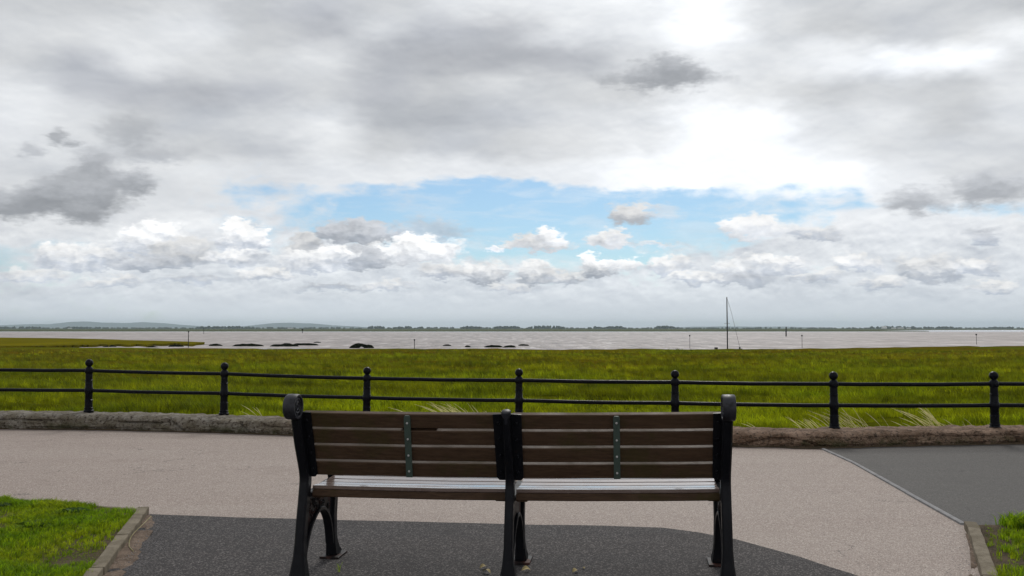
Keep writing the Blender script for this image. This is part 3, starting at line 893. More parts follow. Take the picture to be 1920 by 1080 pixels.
# ================================================================== low wall under the railing
bm = bmesh.new()
prof = [(0.004, -0.06), (0.004, 0.012), (0.0, 0.028), (0.0, 0.042), (0.002, 0.055), (0.002, 0.068), (0.002, 0.08), (0.004, 0.092), (0.008, 0.102), (0.006, 0.112), (0.006, 0.122), (0.014, 0.136), (0.035, 0.15), (0.07, 0.16), (0.14, 0.165), (0.24, 0.165), (0.36, 0.162), (0.48, 0.158), (0.56, 0.15), (0.60, 0.13), (0.61, 0.04), (0.61, -0.12)]
sx = list(np.arange(-16, -7.5, 0.25)) + list(np.arange(-7.5, 7.5, 0.035)) + list(np.arange(7.5, 16.1, 0.25))
rows = []
for x in sx:
    y0 = wall_y(x)
    hk = interp(x, [-6, -3.5, -2, 8], [1.20, 1.10, 1.02, 1.0])
    row = []
    for d, z in prof:
        q = Vector((x * 2.2, d * 2.2, z * 2.2))
        big = noise.fractal(q * 2.6, 1, 2, 3)
        fin = noise.fractal(q * 14, 1, 2, 3)
        crack = abs(noise.noise(Vector((x * 1.3, 7.7, z * 9 + 0.5 * noise.noise(Vector((x * 3, 1, 1)))))))
        dy = 0.022 * big + 0.016 * fin + 0.008 * noise.noise(q * 34)
        dz = (0.014 * big + 0.008 * fin) if z > 0.12 else 0
        cz = 0.104 + 0.022 * noise.fractal(Vector((x * 0.9, 5.5, 0)), 1, 2, 4)      # long crack under the cap
        dp = max(0.0, (0.30 if x < -2.2 else -0.05) + 1.1 * noise.fractal(Vector((x * 1.6, 2.5, 8)), 1, 2, 3))
        if d < 0.03: dy += 0.050 * dp * math.exp(-((z - cz) / 0.0075) ** 2)
        vx = noise.noise(Vector((x * 0.75, 4.2, z * 1.5)))                            # a few upright cracks
        if d < 0.06 and abs(vx) < 0.012: dy += 0.03
        if z < 0.03 and z > 0: dy += 0.012 + 0.02 * max(0, noise.noise(Vector((x * 1.7, 6.6, 1))))
        ledge = interp(x, [-8, 2, 3, 9], [1, 1, 1, 1])
        if 0.09 < z < 0.14 and d < 0.03: dy += 0.014 * max(0, noise.noise(Vector((x * 2.1, 3.1, 9.9))))
        row.append(bm.verts.new((x, y0 + d + dy, z * (hk if z > 0 else 1) + dz)))
    rows.append(row)
for a, b in zip(rows, rows[1:]):
    for k in range(len(prof) - 1): bm.faces.new((a[k], b[k], b[k + 1], a[k + 1]))
bm.faces.new(rows[0]); bm.faces.new(rows[-1])
recalc(bm)
tag(link('low_wall', bm, M_wall, smooth=True), 'low crumbling concrete wall with rounded top under the black railing', 'wall')

# soil washed against the wall's foot
def dirt_line(x0, x1, w, seed):
    bm = bmesh.new(); p, q, r = [], [], []
    n = int((x1 - x0) / 0.05)
    for i in range(n + 1):
        x = lerp(x0, x1, i / n); y = wall_y(x)
        k = max(0.12, 0.6 + noise.fractal(Vector((x * 2.2, seed, 0)), 1, 2, 4)) * w * math.sin(math.pi * min(1, max(0.02, i / n))) ** 0.3
        p.append(bm.verts.new((x, y - k, 0.0055))); q.append(bm.verts.new((x, y - k * 0.4, 0.006 + 0.012 * max(0, noise.noise(Vector((x * 6, seed, 2))))))); r.append(bm.verts.new((x, y + 0.06, 0.03)))
    for u, v in ((p, q), (q, r)):
        for k in range(n): bm.faces.new((u[k], u[k + 1], v[k + 1], v[k]))
    tag(link('soil', bm, M_soil, smooth=True), kind='stuff')
dirt_line(2.0, 4.6, 0.10, 5.5)
dirt_line(-7.5, 2.0, 0.035, 9.5)
dirt_line(4.6, 8.5, 0.04, 2.5)

# ================================================================== railing
POSTS = [(-11.4, 11.72, 0.21, 1.09), (-9.45, 11.58, 0.21, 1.09), (-7.50, 11.42, 0.205, 1.09), (-5.585, 11.32, 0.195, 1.075), (-3.72, 11.08, 0.183, 1.04), (-1.82, 10.74, 0.165, 1.0), (0.084, 10.36, 0.163, 1.0), (1.905, 10.03, 0.160, 1.0), (3.66, 9.75, 0.158, 1.0), (5.50, 9.78, 0.158, 1.0), (7.33, 9.84, 0.158, 1.0), (9.16, 9.92, 0.158, 1.0), (11.0, 10.0, 0.158, 1.0)]
rl = empty('railing', (0.084, 10.36, 0.163), 'black iron railing with ball topped posts and two rails', 'railing')
pp = [(0.0, -0.02), (0.060, -0.02), (0.062, 0.004), (0.064, 0.018), (0.056, 0.024), (0.051, 0.034), (0.056, 0.040), (0.056, 0.050), (0.049, 0.056),
      (0.047, 0.135), (0.0515, 0.139), (0.0515, 0.147), (0.046, 0.151), (0.045, 0.222), (0.052, 0.232), (0.055, 0.262), (0.052, 0.292), (0.045, 0.302),
      (0.043, 0.378), (0.048, 0.382), (0.048, 0.390), (0.042, 0.394), (0.041, 0.468), (0.050, 0.478), (0.053, 0.505), (0.048, 0.530), (0.036, 0.546), (0.024, 0.556), (0.022, 0.562), (0.0, 0.562)]
bm = bmesh.new(); add_lathe(bm, pp, 24)
post0 = link('post', bm, M_rail, None, True)
bm = bmesh.new(); bmesh.ops.create_uvsphere(bm, u_segments=22, v_segments=14, radius=0.049)
bmesh.ops.translate(bm, verts=bm.verts, vec=(0, 0, 0.598))
ball0 = link('ball_finial', bm, M_rail, None, True)
for i, (x, y, z, s) in enumerate(POSTS):
    po, ba = (post0, ball0) if i == 0 else (post0.copy(), ball0.copy())
    if i: COL.objects.link(po); COL.objects.link(ba)
    po.parent = rl; ba.parent = po
    po.location = Vector((x, y, z)) - rl.location
    po.scale = (1, 1, s)
    po.rotation_euler = (random.uniform(-.008, .008), random.uniform(-.01, .01), random.random())
    ba.location = (0, 0, 0)
for a, b in zip(POSTS, POSTS[1:]):
    for h in (0.505, 0.262):
        A = Vector((a[0], a[1], a[2] + h * a[3])); B = Vector((b[0], b[1], b[2] + h * b[3]))
        d = (B - A).normalized()
        pts = []
        for k in range(7):
            tt = k / 6
            p = A.lerp(B, tt); p.z -= 0.006 * math.sin(math.pi * tt) + random.uniform(-.0015, .0015)
            pts.append(p)
        pts[0] = A + d * 0.035; pts[-1] = B - d * 0.035
        bm = bmesh.new(); add_tube(bm, pts, 0.0225, 12); recalc(bm)
        link('rail', bm, M_rail, rl, True)

# ================================================================== bench
bench = empty('park_bench', (0.0, 4.4, 0.0), 'dark wooden double park bench with black cast iron ends seen from behind', 'bench')
FA = R(8)
FD = Vector((math.sin(FA), math.cos(FA), 0)); LD = Vector((math.cos(FA), -math.sin(FA), 0)); UZ = Vector((0, 0, 1))
FR = {'L': (Vector((-1.088, 4.44, 0)), 0.0), 'C': (Vector((-0.018, 4.325, 0)), 0.0), 'R': (Vector((1.066, 4.275, 0)), 0.010)}
def fp(k, f, z, l=0.0):
    o, dz = FR[k]
    return o + FD * f + LD * l + UZ * (z + dz * min(1, z / 0.4))
LEAN = math.atan2(0.125, 0.35)
SB = (0.078, 0.531)                       # bottom of the back's rear face (f, z)
def bk(s, t=0.0):                         # point on the back: s up the slope, t forward from the rear face
    return (SB[0] - math.sin(LEAN) * s + math.cos(LEAN) * t, SB[1] + math.cos(LEAN) * s + math.sin(LEAN) * t)

def spiral(bm, c, fdir, side, r0, r1, turns, lat, rad):
    pts = []
    n = int(turns * 18)
    for i in range(n + 1):
        t = i / n; a = turns * 2 * math.pi * t + 0.4
        r = lerp(r0, r1, t)
        pts.append(c + fdir * math.cos(a) * r + UZ * math.sin(a) * r + lat)
    add_tube(bm, pts, [lerp(rad, rad * 0.7, i / n) for i in range(n + 1)], 6)

for k in 'LCR':
    end = k != 'C'
    side = 1 if k == 'L' else -1
    bm = bmesh.new()
    b0 = bk(0.0, -0.02); b1 = bk(0.20, -0.025); b2 = bk(0.36, -0.025)
    rear = [(-0.012, 0.0), (-0.008, 0.05), (0.0, 0.14), (0.022, 0.30), (0.052, 0.44), (b0[0], b0[1] + 0.02), b1, b2]
    if end: rear.append(bk(0.40, -0.03))
    pth = smooth_path([fp(k, f, z) for f, z in rear], 5)
    n = len(pth)
    zs = [p.z for p in pth]
    wl0 = 0.050 if end else 0.044
    add_bar(bm, pth, [interp(z, [0, .05, .14, .3, .6, .95], [.095, .075, .058, .055, .06, .055]) for z in zs],
            [interp(z, [0, .03, .12, .2, .5, .95], [.105, .09, wl0 + .012, wl0, wl0, wl0 * (1 if end else .62)]) for z in zs], LD, 0.16)
    # seat bearer
    add_bar(bm, smooth_path([fp(k, f, z) for f, z in ((0.05, 0.425), (0.16, 0.418), (0.33, 0.428), (0.475, 0.432))], 4), 0.038, 0.046, LD, 0.16)
    frame = link('end_frame', bm, M_iron, bench)
    # front leg with flared foot
    bm = bmesh.new()
    pth = smooth_path([fp(k, f, z) for f, z in ((0.465, 0.44), (0.475, 0.34), (0.468, 0.22), (0.468, 0.12), (0.485, 0.05), (0.505, 0.012))], 5)
    zs = [p.z for p in pth]
    add_bar(bm, pth, [interp(z, [0, .05, .12, .25, .45], [.105, .075, .055, .06, .07]) for z in zs],
            [interp(z, [0, .05, .12, .25, .45], [.075, .062, .05, .044, .05]) for z in zs], LD, 0.16)
    link('front_leg', bm, M_iron, frame)
    bm = bmesh.new()
    c = fp(k, 0.50, 0.008)
    add_box(bm, c, (0.112, 0.155, 0.016), Matrix.Rotation(-FA, 4, 'Z'), 0.004)
    link('foot_plate', bm, M_rust, frame)
    # arch and the cast panel above it
    arch = [(0.012, 0.075), (0.045, 0.16), (0.10, 0.245), (0.175, 0.30), (0.25, 0.322), (0.325, 0.30), (0.385, 0.245), (0.42, 0.17), (0.438, 0.09)]
    if not end: arch = [(f, z * 0.97) for f, z in arch]
    ap = smooth_path([fp(k, f, z) for f, z in arch], 5)
    bm = bmesh.new()
    add_bar(bm, ap, 0.020, 0.046, LD, 0.16)
    link('arch', bm, M_iron, frame)
    bm = bmesh.new()
    top = [(lerp(arch[0][0] + 0.03, arch[-1][0] + 0.03, i / 8), 0.418) for i in range(9)]
    for lat in (-0.007, 0.007):
        lo = [bm.verts.new(fp(k, f, z, lat)) for f, z in arch[1:-1]]
        hi = [bm.verts.new(fp(k, f, z, lat)) for f, z in top[1:-1]]
        for i in range(len(lo) - 1): bm.faces.new((lo[i], lo[i + 1], hi[i + 1], hi[i]))
    recalc(bm)
    for i in range(16):                     # raised scrollwork
        f = 0.08 + 0.32 * ((i * 0.618) % 1); zmin = interp(f, [q[0] for q in arch], [q[1] for q in arch]) + 0.02
        z = lerp(zmin, 0.40, random.random())
        c = fp(k, f, z, 0.009 * side)
        spiral(bm, c, FD, side, random.uniform(.012, .022), 0.003, 1.6, Vector((0, 0, 0)), 0.0045)
    link('scrollwork_panel', bm, M_rust, frame)
    # mounting plates that the slat ends are bolted to
    for sgn in ((1,) if k == 'L' else (-1,) if k == 'R' else (-1, 1)):
        bm = bmesh.new()
        w = 0.047 if end else 0.052
        l0 = 0.016
        quad = []
        for s, l in ((-0.004, l0), (-0.004, l0 + w - 0.012), (0.010, l0 + w), (0.362, l0 + w + 0.004), (0.366, l0)):
            quad.append((s, l * sgn))
        fr_ = [bm.verts.new(fp(k, *bk(s, -0.0095), l)) for s, l in quad]
        bk_ = [bm.verts.new(fp(k, *bk(s, -0.0015), l)) for s, l in quad]
        bm.faces.new(fr_); bm.faces.new(bk_)
        for i in range(5): bm.faces.new((fr_[i], fr_[(i + 1) % 5], bk_[(i + 1) % 5], bk_[i]))
        recalc(bm)
        pl = link('mounting_plate', bm, M_iron, frame)
        for i in range(4):
            bm = bmesh.new()
            f, z = bk(0.043 + i * 0.0915, -0.010)
            q = Matrix.Translation(fp(k, f, z, sgn * 0.044)) @ Matrix.Rotation(-FA, 4, 'Z') @ Matrix.Rotation(R(90) + LEAN, 4, 'X')
            add_lathe(bm, [(0.009, -0.002), (0.009, 0.004), (0.006, 0.008), (0.0, 0.009)], 10, q)
            link('bolt', bm, M_iron, frame, True)
    if end:
        # rolled scroll at the top
        cf, cz = bk(0.415, -0.055)
        c = fp(k, cf, cz)
        bm = bmesh.new()
        q = Matrix.Translation(c) @ Matrix.Rotation(-FA, 4, 'Z') @ Matrix.Rotation(R(90), 4, 'Y')
        rr = 0.064
        add_lathe(bm, [(0.0, -0.020), (rr - 0.014, -0.020), (rr - 0.012, -0.030), (rr - 0.004, -0.031), (rr, -0.026), (rr + 0.001, 0.0), (rr, 0.026), (rr - 0.004, 0.031), (rr - 0.012, 0.030), (rr - 0.014, 0.020), (0.0, 0.020)], 32, q)
        for sg in (-1, 1): spiral(bm, c, FD, sg, 0.044, 0.006, 2.2, LD * 0.021 * sg, 0.0055)
        link('scroll', bm, M_iron_worn_lit, frame, True)
        # arm rest
        bm = bmesh.new()
        af = [bk(0.19, 0.0), (0.10, 0.685), (0.22, 0.672), (0.36, 0.66), (0.44, 0.648), (0.475, 0.618), (0.462, 0.592), (0.44, 0.598)]
        add_bar(bm, smooth_path([fp(k, f, z) for f, z in af], 5), 0.024, 0.052, LD, 0.2)
        add_bar(bm, smooth_path([fp(k, f, z) for f, z in ((0.455, 0.60), (0.43, 0.55), (0.44, 0.50), (0.465, 0.44))], 4), 0.03, 0.04, LD, 0.2)
        link('armrest', bm, M_iron, frame)
    else:
        bm = bmesh.new()
        cf, cz = bk(0.372, -0.03)
        add_bar(bm, smooth_path([fp(k, *bk(s, -0.03)) for s in (0.33, 0.355, 0.372, 0.388, 0.396)], 3), [0.05] * 10 + [.046, .036, .02], [.024] * 4 + [.03, .038, .044, .046, .046, .046, .044, .036, .02], LD, 0.3)
        link('knob', bm, M_iron_worn_lit, frame, True)

def slat(name, mat, ka, kb, la, lb, corners, bow=0.0, bev=0.004, lift=0.0):
    """plank between two end frames; corners = four (f, z) points of its section"""
    bm = bmesh.new()
    n = 10; rings = []
    for i in range(n + 1):
        t = i / n
        ring = []
        for f, z in corners:
            p = fp(ka, f, z, la).lerp(fp(kb, f, z, lb), t)
            p.z -= bow * math.sin(math.pi * t) - lift * t
            p += Vector((0, noise.noise(p * 3) * 0.0015, noise.noise(p * 3 + Vector((9, 9, 9))) * 0.0012))
            ring.append(bm.verts.new(p))
        rings.append(ring)
    m_ = len(corners)
    for a, b in zip(rings, rings[1:]):
        for q in range(m_): bm.faces.new((a[q], a[(q + 1) % m_], b[(q + 1) % m_], b[q]))
    bm.faces.new(rings[0]); bm.faces.new(rings[-1])
    recalc(bm)
    return link(name, bm, mat, bench)

def chamfer(cs, c):
    out = []
    n = len(cs)
    for i in range(n):
        p = Vector(cs[i]); a = Vector(cs[i - 1]); b = Vector(cs[(i + 1) % n])
        out.append(tuple(p + (a - p).normalized() * c)); out.append(tuple(p + (b - p).normalized() * c))
    return out

GAP, SH, TH = 0.0135, 0.0785, 0.034
for ka, kb in (('L', 'C'), ('C', 'R')):
    for i in range(4):
        s0 = 0.001 + i * (SH + GAP); s1 = s0 + SH
        cs = chamfer([bk(s0, 0), bk(s1, 0), bk(s1, TH), bk(s0, TH)], 0.004)
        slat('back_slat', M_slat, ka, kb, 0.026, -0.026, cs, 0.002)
    # seat: five planks, slightly dished
    for i in range(5):
        f0 = 0.098 + i * 0.0805
        zt = [0.474, 0.468, 0.466, 0.470, 0.474][i]; zt2 = [0.469, 0.466, 0.468, 0.473, 0.472][i]
        th = 0.040 if i else 0.020
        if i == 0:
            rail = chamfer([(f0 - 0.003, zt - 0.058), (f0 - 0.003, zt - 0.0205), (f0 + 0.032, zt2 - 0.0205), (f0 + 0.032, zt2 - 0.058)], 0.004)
            slat('seat_shaded_edge', M_slat, ka, kb, 0.026, -0.026, rail, 0.003)  # added board: its darker wood carries the shade on the seat's rear edge
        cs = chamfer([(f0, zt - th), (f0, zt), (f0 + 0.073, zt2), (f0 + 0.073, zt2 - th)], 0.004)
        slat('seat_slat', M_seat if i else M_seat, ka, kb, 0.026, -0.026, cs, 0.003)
    # short timber packers under the seat ends
    for kk, l in ((ka, 0.055), (kb, -0.055)):
        bm = bmesh.new()
        add_box(bm, fp(kk, 0.16, 0.418, l), (0.055, 0.11, 0.018), Matrix.Rotation(-FA, 4, 'Z'), 0.003)
        link('packer', bm, M_slat, bench)
    # green strap bolted up the middle of the back
    tx = 0.520 if ka == 'L' else 0.500
    tlt = -0.008 if ka == 'L' else 0.0
    def mid(s, t_, off):
        a = fp(ka, *bk(s, t_)); b = fp(kb, *bk(s, t_))
        d = (b - a).normalized()
        return a.lerp(b, tx) + d * (off - tlt * (s - 0.18) / 0.18) + Vector((0, 0, -0.002))
    bm = bmesh.new()
    sec = []
    for s, hw in ((0.004, 0.0165), (0.19, 0.0165), (0.335, 0.0165), (0.345, 0.0155), (0.352, 0.010)):
        sec.append([bm.verts.new(mid(s, t_, o)) for t_, o in ((-0.010, -hw), (-0.010, hw), (-0.001, hw), (-0.001, -hw))])
    for a, b in zip(sec, sec[1:]):
        for q in range(4): bm.faces.new((a[q], a[(q + 1) % 4], b[(q + 1) % 4], b[q]))
    bm.faces.new(sec[0]); bm.faces.new(sec[-1]); recalc(bm)
    st = link('strap', bm, M_bracket, bench)
    for i in range(4):
        bm = bmesh.new()
        c = mid(0.036 + i * (SH + GAP) + random.uniform(-.004, .004), -0.0105, 0.0)
        q = Matrix.Translation(c) @ Matrix.Rotation(-FA, 4, 'Z') @ Matrix.Rotation(R(90) + LEAN, 4, 'X')
        add_lathe(bm, [(0.0056, -0.002), (0.0056, 0.002), (0.004, 0.0045), (0.0, 0.005)], 10, q)
        link('bolt', bm, M_bolt, st, True)
# small memorial plaque on the sea side of the top left plank, its lower edge showing through the gap
bm = bmesh.new()
a = fp('L', *bk(3 * (SH + GAP) + 0.012, TH + 0.006)); b = fp('C', *bk(3 * (SH + GAP) + 0.012, TH + 0.006))
ang = math.atan2(b.y - a.y, b.x - a.x)
add_box(bm, a.lerp(b, 0.575), (0.185, 0.012, 0.062), Matrix.Rotation(ang, 4, 'Z') @ Matrix.Rotation(LEAN, 4, 'X'), 0.002)
link('plaque', bm, M_plaque, bench)

# ================================================================== grass (stuff)
def tuft_mesh(name, nb, h0, h1, w, spread, lean, bend, mat):
    vs, fs = [], []
    for i in range(nb):
        a = random.random() * 2 * math.pi
        r = spread * math.sqrt(random.random())
        bx, by = r * math.cos(a), r * math.sin(a)
        h = random.uniform(h0, h1)
        da = random.random() * 2 * math.pi
        ox, oy = math.cos(da) * bend * h * random.uniform(.2, 1) + lean * h, math.sin(da) * bend * h * random.uniform(.2, 1)
        wa = random.random() * math.pi
        wx, wy = math.cos(wa) * w / 2, math.sin(wa) * w / 2
        k = len(vs)
        vs += [(bx - wx, by - wy, -0.02), (bx + wx, by + wy, -0.02),
               (bx - wx * .8 + ox * .35, by - wy * .8 + oy * .35, h * .55), (bx + wx * .8 + ox * .35, by + wy * .8 + oy * .35, h * .55),
               (bx + ox, by + oy, h * (1 - 0.25 * bend))]
        fs += [(k, k + 1, k + 3, k + 2), (k + 2, k + 3, k + 4)]
    me = bpy.data.meshes.new(name); me.from_pydata(vs, [], fs); me.materials.append(mat)
    return me


def scatter(name, pts, rz, sc, meshes, mat, kind='stuff', tilt=None):
    """ground cover: tufts instanced on a cloud of points with geometry nodes"""
    src = bpy.data.collections.new(name + '_source')
    for me in meshes: src.objects.link(bpy.data.objects.new(me.name, me))
    me = bpy.data.meshes.new(name)
    me.from_pydata([tuple(p) for p in pts], [], [])
    n = len(pts)
    at = me.attributes.new('rz', 'FLOAT', 'POINT'); at.data.foreach_set('value', np.asarray(rz, np.float32))
    at = me.attributes.new('sc', 'FLOAT', 'POINT'); at.data.foreach_set('value', np.asarray(sc, np.float32))
    at = me.attributes.new('pick', 'INT', 'POINT'); at.data.foreach_set('value', rng.integers(0, len(meshes), n).astype(np.int32))
    me.materials.append(mat)
    o = bpy.data.objects.new(name, me); COL.objects.link(o)
    g = bpy.data.node_groups.new(name, 'GeometryNodeTree')
    g.interface.new_socket('Geometry', in_out='INPUT', socket_type='NodeSocketGeometry')
    g.interface.new_socket('Geometry', in_out='OUTPUT', socket_type='NodeSocketGeometry')
    gi = g.nodes.new('NodeGroupInput'); go = g.nodes.new('NodeGroupOutput')
    ip = g.nodes.new('GeometryNodeInstanceOnPoints'); ci = g.nodes.new('GeometryNodeCollectionInfo')
    ci.inputs[0].default_value = src; ci.inputs[1].default_value = True; ci.inputs[2].default_value = True
    def attr(nm, ty):
        a = g.nodes.new('GeometryNodeInputNamedAttribute'); a.data_type = ty; a.inputs[0].default_value = nm
        return a.outputs[0]
    cb = g.nodes.new('ShaderNodeCombineXYZ'); g.links.new(attr('rz', 'FLOAT'), cb.inputs[2])
    g.links.new(gi.outputs[0], ip.inputs['Points']); g.links.new(ci.outputs[0], ip.inputs['Instance'])
    ip.inputs['Pick Instance'].default_value = True
    g.links.new(attr('pick', 'INT'), ip.inputs['Instance Index'])
    g.links.new(cb.outputs[0], ip.inputs['Rotation'])
    g.links.new(attr('sc', 'FLOAT'), ip.inputs['Scale'])
    g.links.new(ip.outputs[0], go.inputs[0])
    md = o.modifiers.new('scatter', 'NODES'); md.node_group = g
    return tag(o, kind=kind)


def fbm(x, y, s, z=0.0): return noise.fractal(Vector((x * s, y * s, z)), 1.0, 2.0, 4)

# marsh tufts: dense by the wall, coarser with distance
pts, sc = [], []
bands = [(0.62, 2.5, 150, 0.60), (2.5, 7, 75, 0.85), (7, 16, 28, 1.05), (16, 34, 9, 1.25), (34, 60, 4.5, 1.35), (60, 80, 2.5, 1.1)]
for d0, d1, dens, s in bands:
    ym = (d0 + d1) / 2 + 10.3
    half = 0.64 * (d1 + 10.3) + 2
    N = int((d1 - d0) * 2 * half * dens)
    X = rng.uniform(-half, half, N); Dd = rng.uniform(d0, d1, N)
    for x, d in zip(X, Dd):
        y = wall_y(x) + d
        if y > shore_y(x) - 0.3: continue
        k = fbm(x * 0.5, y, 0.55, 2.0)
        if k < -0.18 and random.random() < 0.8: continue
        q = s * random.uniform(.6, 1.25) * (1 + 0.7 * k)
        if d < 1.2: q *= 0.9
        pts.append((x, y, marsh_z(x, y) - 0.01)); sc.append(max(0.25, q))
mt = [tuft_mesh('marsh_tuft', 22, .10, .24, .008, .10, -0.14, .55, M_marsh_blade) for _ in range(5)]
scatter('marsh_grass', pts, rng.uniform(-0.9, 0.9, len(pts)), sc, mt, M_marsh_blade)
print('marsh tufts', len(pts))

# lawn blades
def inside(x, y, poly):
    c = False
    for (x0, y0), (x1, y1) in zip(poly, poly[1:] + poly[:1]):
        if (y0 > y) != (y1 > y) and x < (x1 - x0) * (y - y0) / (y1 - y0) + x0: c = not c
    return c

def edge_dist(x, y, a, b):
    a, b, p = Vector(a), Vector(b), Vector((x, y))
    t = max(0, min(1, (p - a).dot(b - a) / (b - a).length_squared))
    return (p - a - (b - a) * t).length

lm = [tuft_mesh('lawn_tuft', 9, .030, .062, .0042, .022, 0.0, .75, M_lawn_blade) for _ in range(5)]
def lawn(poly, box, dens, bare):
    pts, sc = [], []
    N = int((box[1] - box[0]) * (box[3] - box[2]) * dens)
    for x, y in zip(rng.uniform(box[0], box[1], N), rng.uniform(box[2], box[3], N)):
        if not inside(x, y, poly): continue
        k = fbm(x, y, 2.4, 5.0)
        s = 0.82 + 0.5 * k
        b_ = bare(x, y, k)
        if random.random() < b_: continue
        s *= (1 - 0.45 * b_)
        pts.append((x, y, 0.02 + 0.008 * k)); sc.append(max(.35, s * random.uniform(.7, 1.3)))
    return pts, sc

def bareL(x, y, k):
    d = min(edge_dist(x, y, (-2.64, 6.1), (-2.36, 5.24)), edge_dist(x, y, (-2.36, 5.24), (-2.17, 4.5)))
    near = interp(d, [0.03, 0.12, 0.5], [0.75, 0.5, 0.0])
    low_ = interp(y, [4.6, 4.75, 5.1, 5.4], [0.25, 1.0, 1.0, 0.55])
    return min(0.97, max(0, 0.8 * near * low_ + 0.35 * interp(d, [0, .3], [1, 0]) * (k < 0)))
pL, sL = lawn(LAWN_L, (-5.6, -1.9, 3.6, 6.9), 2300, bareL)
for _ in range(2600):                       # longer fringe that overhangs the edging
    t = random.random() ** 0.8
    x = lerp(-2.95, -5.2, t); y = 6.12 + (-2.95 - x) * 0.255 + random.uniform(-.10, .03) - 0.0
    if random.random() < 0.25 * (x > -3.1): continue
    pL.append((x, y, 0.02)); sL.append(random.uniform(.55, 1.15) * (1 + .45 * fbm(x, y, 5, 1)))
scatter('lawn_grass', pL, rng.uniform(0, 6.28, len(pL)), sL, lm, M_lawn_blade)
def bareR(x, y, k):
    d = edge_dist(x, y, (3.0, 5.6), (2.5, 4.5))
    e = 5.62 - y
    return min(0.98, max(interp(d, [0.02, 0.12, 0.3], [0.9, 0.5, 0.0]), interp(e, [0.05, 0.14, 0.26], [1.0, 0.7, 0.0])) * (1.0 if k < 0.1 else 0.4))
pR, sR = lawn(LAWN_R, (2.2, 5.4, 3.6, 5.6), 1500, bareR)
for _ in range(160):
    x = random.gauss(3.30, 0.05); y = random.gauss(5.52, 0.06)
    pR.append((x, y, 0.02)); sR.append(random.uniform(1.0, 2.2))
for _ in range(500):
    x = random.uniform(3.28, 4.4); y = random.uniform(5.45, 5.62)
    pR.append((x, y, 0.02)); sR.append(random.uniform(.8, 1.6))
scatter('lawn_grass', pR, rng.uniform(0, 6.28, len(pR)), sR, lm, M_lawn_blade)

# ------------------------------------------------------------------ tall dry grass clumps behind the wall
def stalk(bm, base, h, lean, w, head):
    n = 7
    prev = None
    side = Vector((0.25, 0.97, 0)).normalized() if random.random() < .5 else Vector((0.9, -0.4, 0)).normalized()
    yaw = random.uniform(-.35, .35)
    for i in range(n + 1):
        t = i / n
        p = base + Vector((-lean * h * (t ** 1.6) * math.cos(yaw), -lean * h * (t ** 1.6) * math.sin(yaw), h * (t - 0.22 * lean * t * t)))
        ww = w * (1 - 0.4 * t)
        if head and t > 0.7: ww = w * 2.4 * (1.15 - t)
        if i == n: ww = w * .2
        up = Vector((side.y * .3, -side.x * .3, 1.0)).normalized()
        a = bm.verts.new(p - up * ww / 2); b = bm.verts.new(p + up * ww / 2)
        if prev: bm.faces.new((prev[0], a, b, prev[1]))
        prev = (a, b)

def tall_clump(x, y, n, hmin, hmax, spread, label, group=None):
    bm = bmesh.new()
    z = marsh_z(x, y)
    for i in range(int(n * .8)):
        bx = x + random.gauss(0, spread); by = y + random.gauss(0, 0.06)
        stalk(bm, Vector((bx, by, z - 0.02)), random.uniform(hmin * .85, hmax * .88), random.uniform(.45, 1.15), random.uniform(.006, .010), random.random() < .8)
    o = link('tall_grass', bm, M_straw)
    return tag(o, label, 'grass', group or 'clumps of dry tall grass behind the wall')

tall_clump(-0.62, 10.98, 60, .26, .56, .17, 'widest clump of dry yellow grass just above the left half of the bench back')
tall_clump(0.06, 10.85, 34, .22, .42, .15, 'dry yellow grass clump behind the bench centre at the foot of the middle post')
tall_clump(0.52, 10.78, 7, .18, .34, .08, 'few dry stalks just right of the middle railing post')
tall_clump(4.12, 10.32, 46, .24, .50, .16, 'dry yellow grass clump right of the railing post beyond the bench')
tall_clump(3.66, 10.32, 16, .20, .38, .10, 'small dry grass clump left of and behind the railing post beyond the bench')
tall_clump(3.08, 10.30, 9, .18, .32, .12, 'sparse dry stalks over the wall just right of the bench')
tall_clump(5.18, 10.38, 38, .26, .56, .12, 'dry grass clump leaning left beside the rightmost railing post')
tall_clump(5.42, 10.38, 8, .22, .36, .08, 'few upright green yellow stalks nearest the rightmost railing post')
tall_clump(-3.40, 11.55, 5, .26, .44, .05, 'two or three thin stalks right of the second railing post from the left')

# ================================================================== small things on the ground
def leaf(x, y, s, rz, tlt, label):
    bm = bmesh.new()
    n = 6; L, Rr, Mi = [], [], []
    for i in range(n + 1):
        t = i / n; w = 0.32 * math.sin(math.pi * t ** 0.8) * s
        zc = 0.012 * math.sin(math.pi * t) * (s / .04)
        L.append(bm.verts.new(((t - .5) * s, w, zc + 0.25 * w))); Mi.append(bm.verts.new(((t - .5) * s, 0, zc))); Rr.append(bm.verts.new(((t - .5) * s, -w, zc + 0.35 * w)))
    for i in range(n):
        for a, b in ((L, Mi), (Mi, Rr)):
            try: bm.faces.new((a[i], a[i + 1], b[i + 1], b[i]))
            except ValueError: pass
    bmesh.ops.remove_doubles(bm, verts=bm.verts, dist=1e-5)
    bmesh.ops.transform(bm, matrix=Matrix.Translation((x, y, 0.008)) @ Matrix.Rotation(rz, 4, 'Z') @ Matrix.Rotation(tlt, 4, 'X'), verts=bm.verts)
    tag(link('fallen_leaf', bm, M_leaf), label, 'leaf', 'dry leaves under the bench')
leaf(-0.155, 4.67, .045, .5, .3, 'pale dry leaf left of the middle bench leg, the upper of two')
leaf(-0.135, 4.575, .05, 2.6, .2, 'pale dry leaf left of the middle bench leg at the picture edge')
leaf(0.075, 4.62, .05, .2, .4, 'pale dry leaf right of the middle bench leg nearest to it')
leaf(0.335, 4.595, .042, .7, .3, 'pale dry leaf lying between the middle and right bench legs')
leaf(0.385, 4.66, .022, 1.7, .3, 'smallest scrap of leaf between the middle and right bench legs')

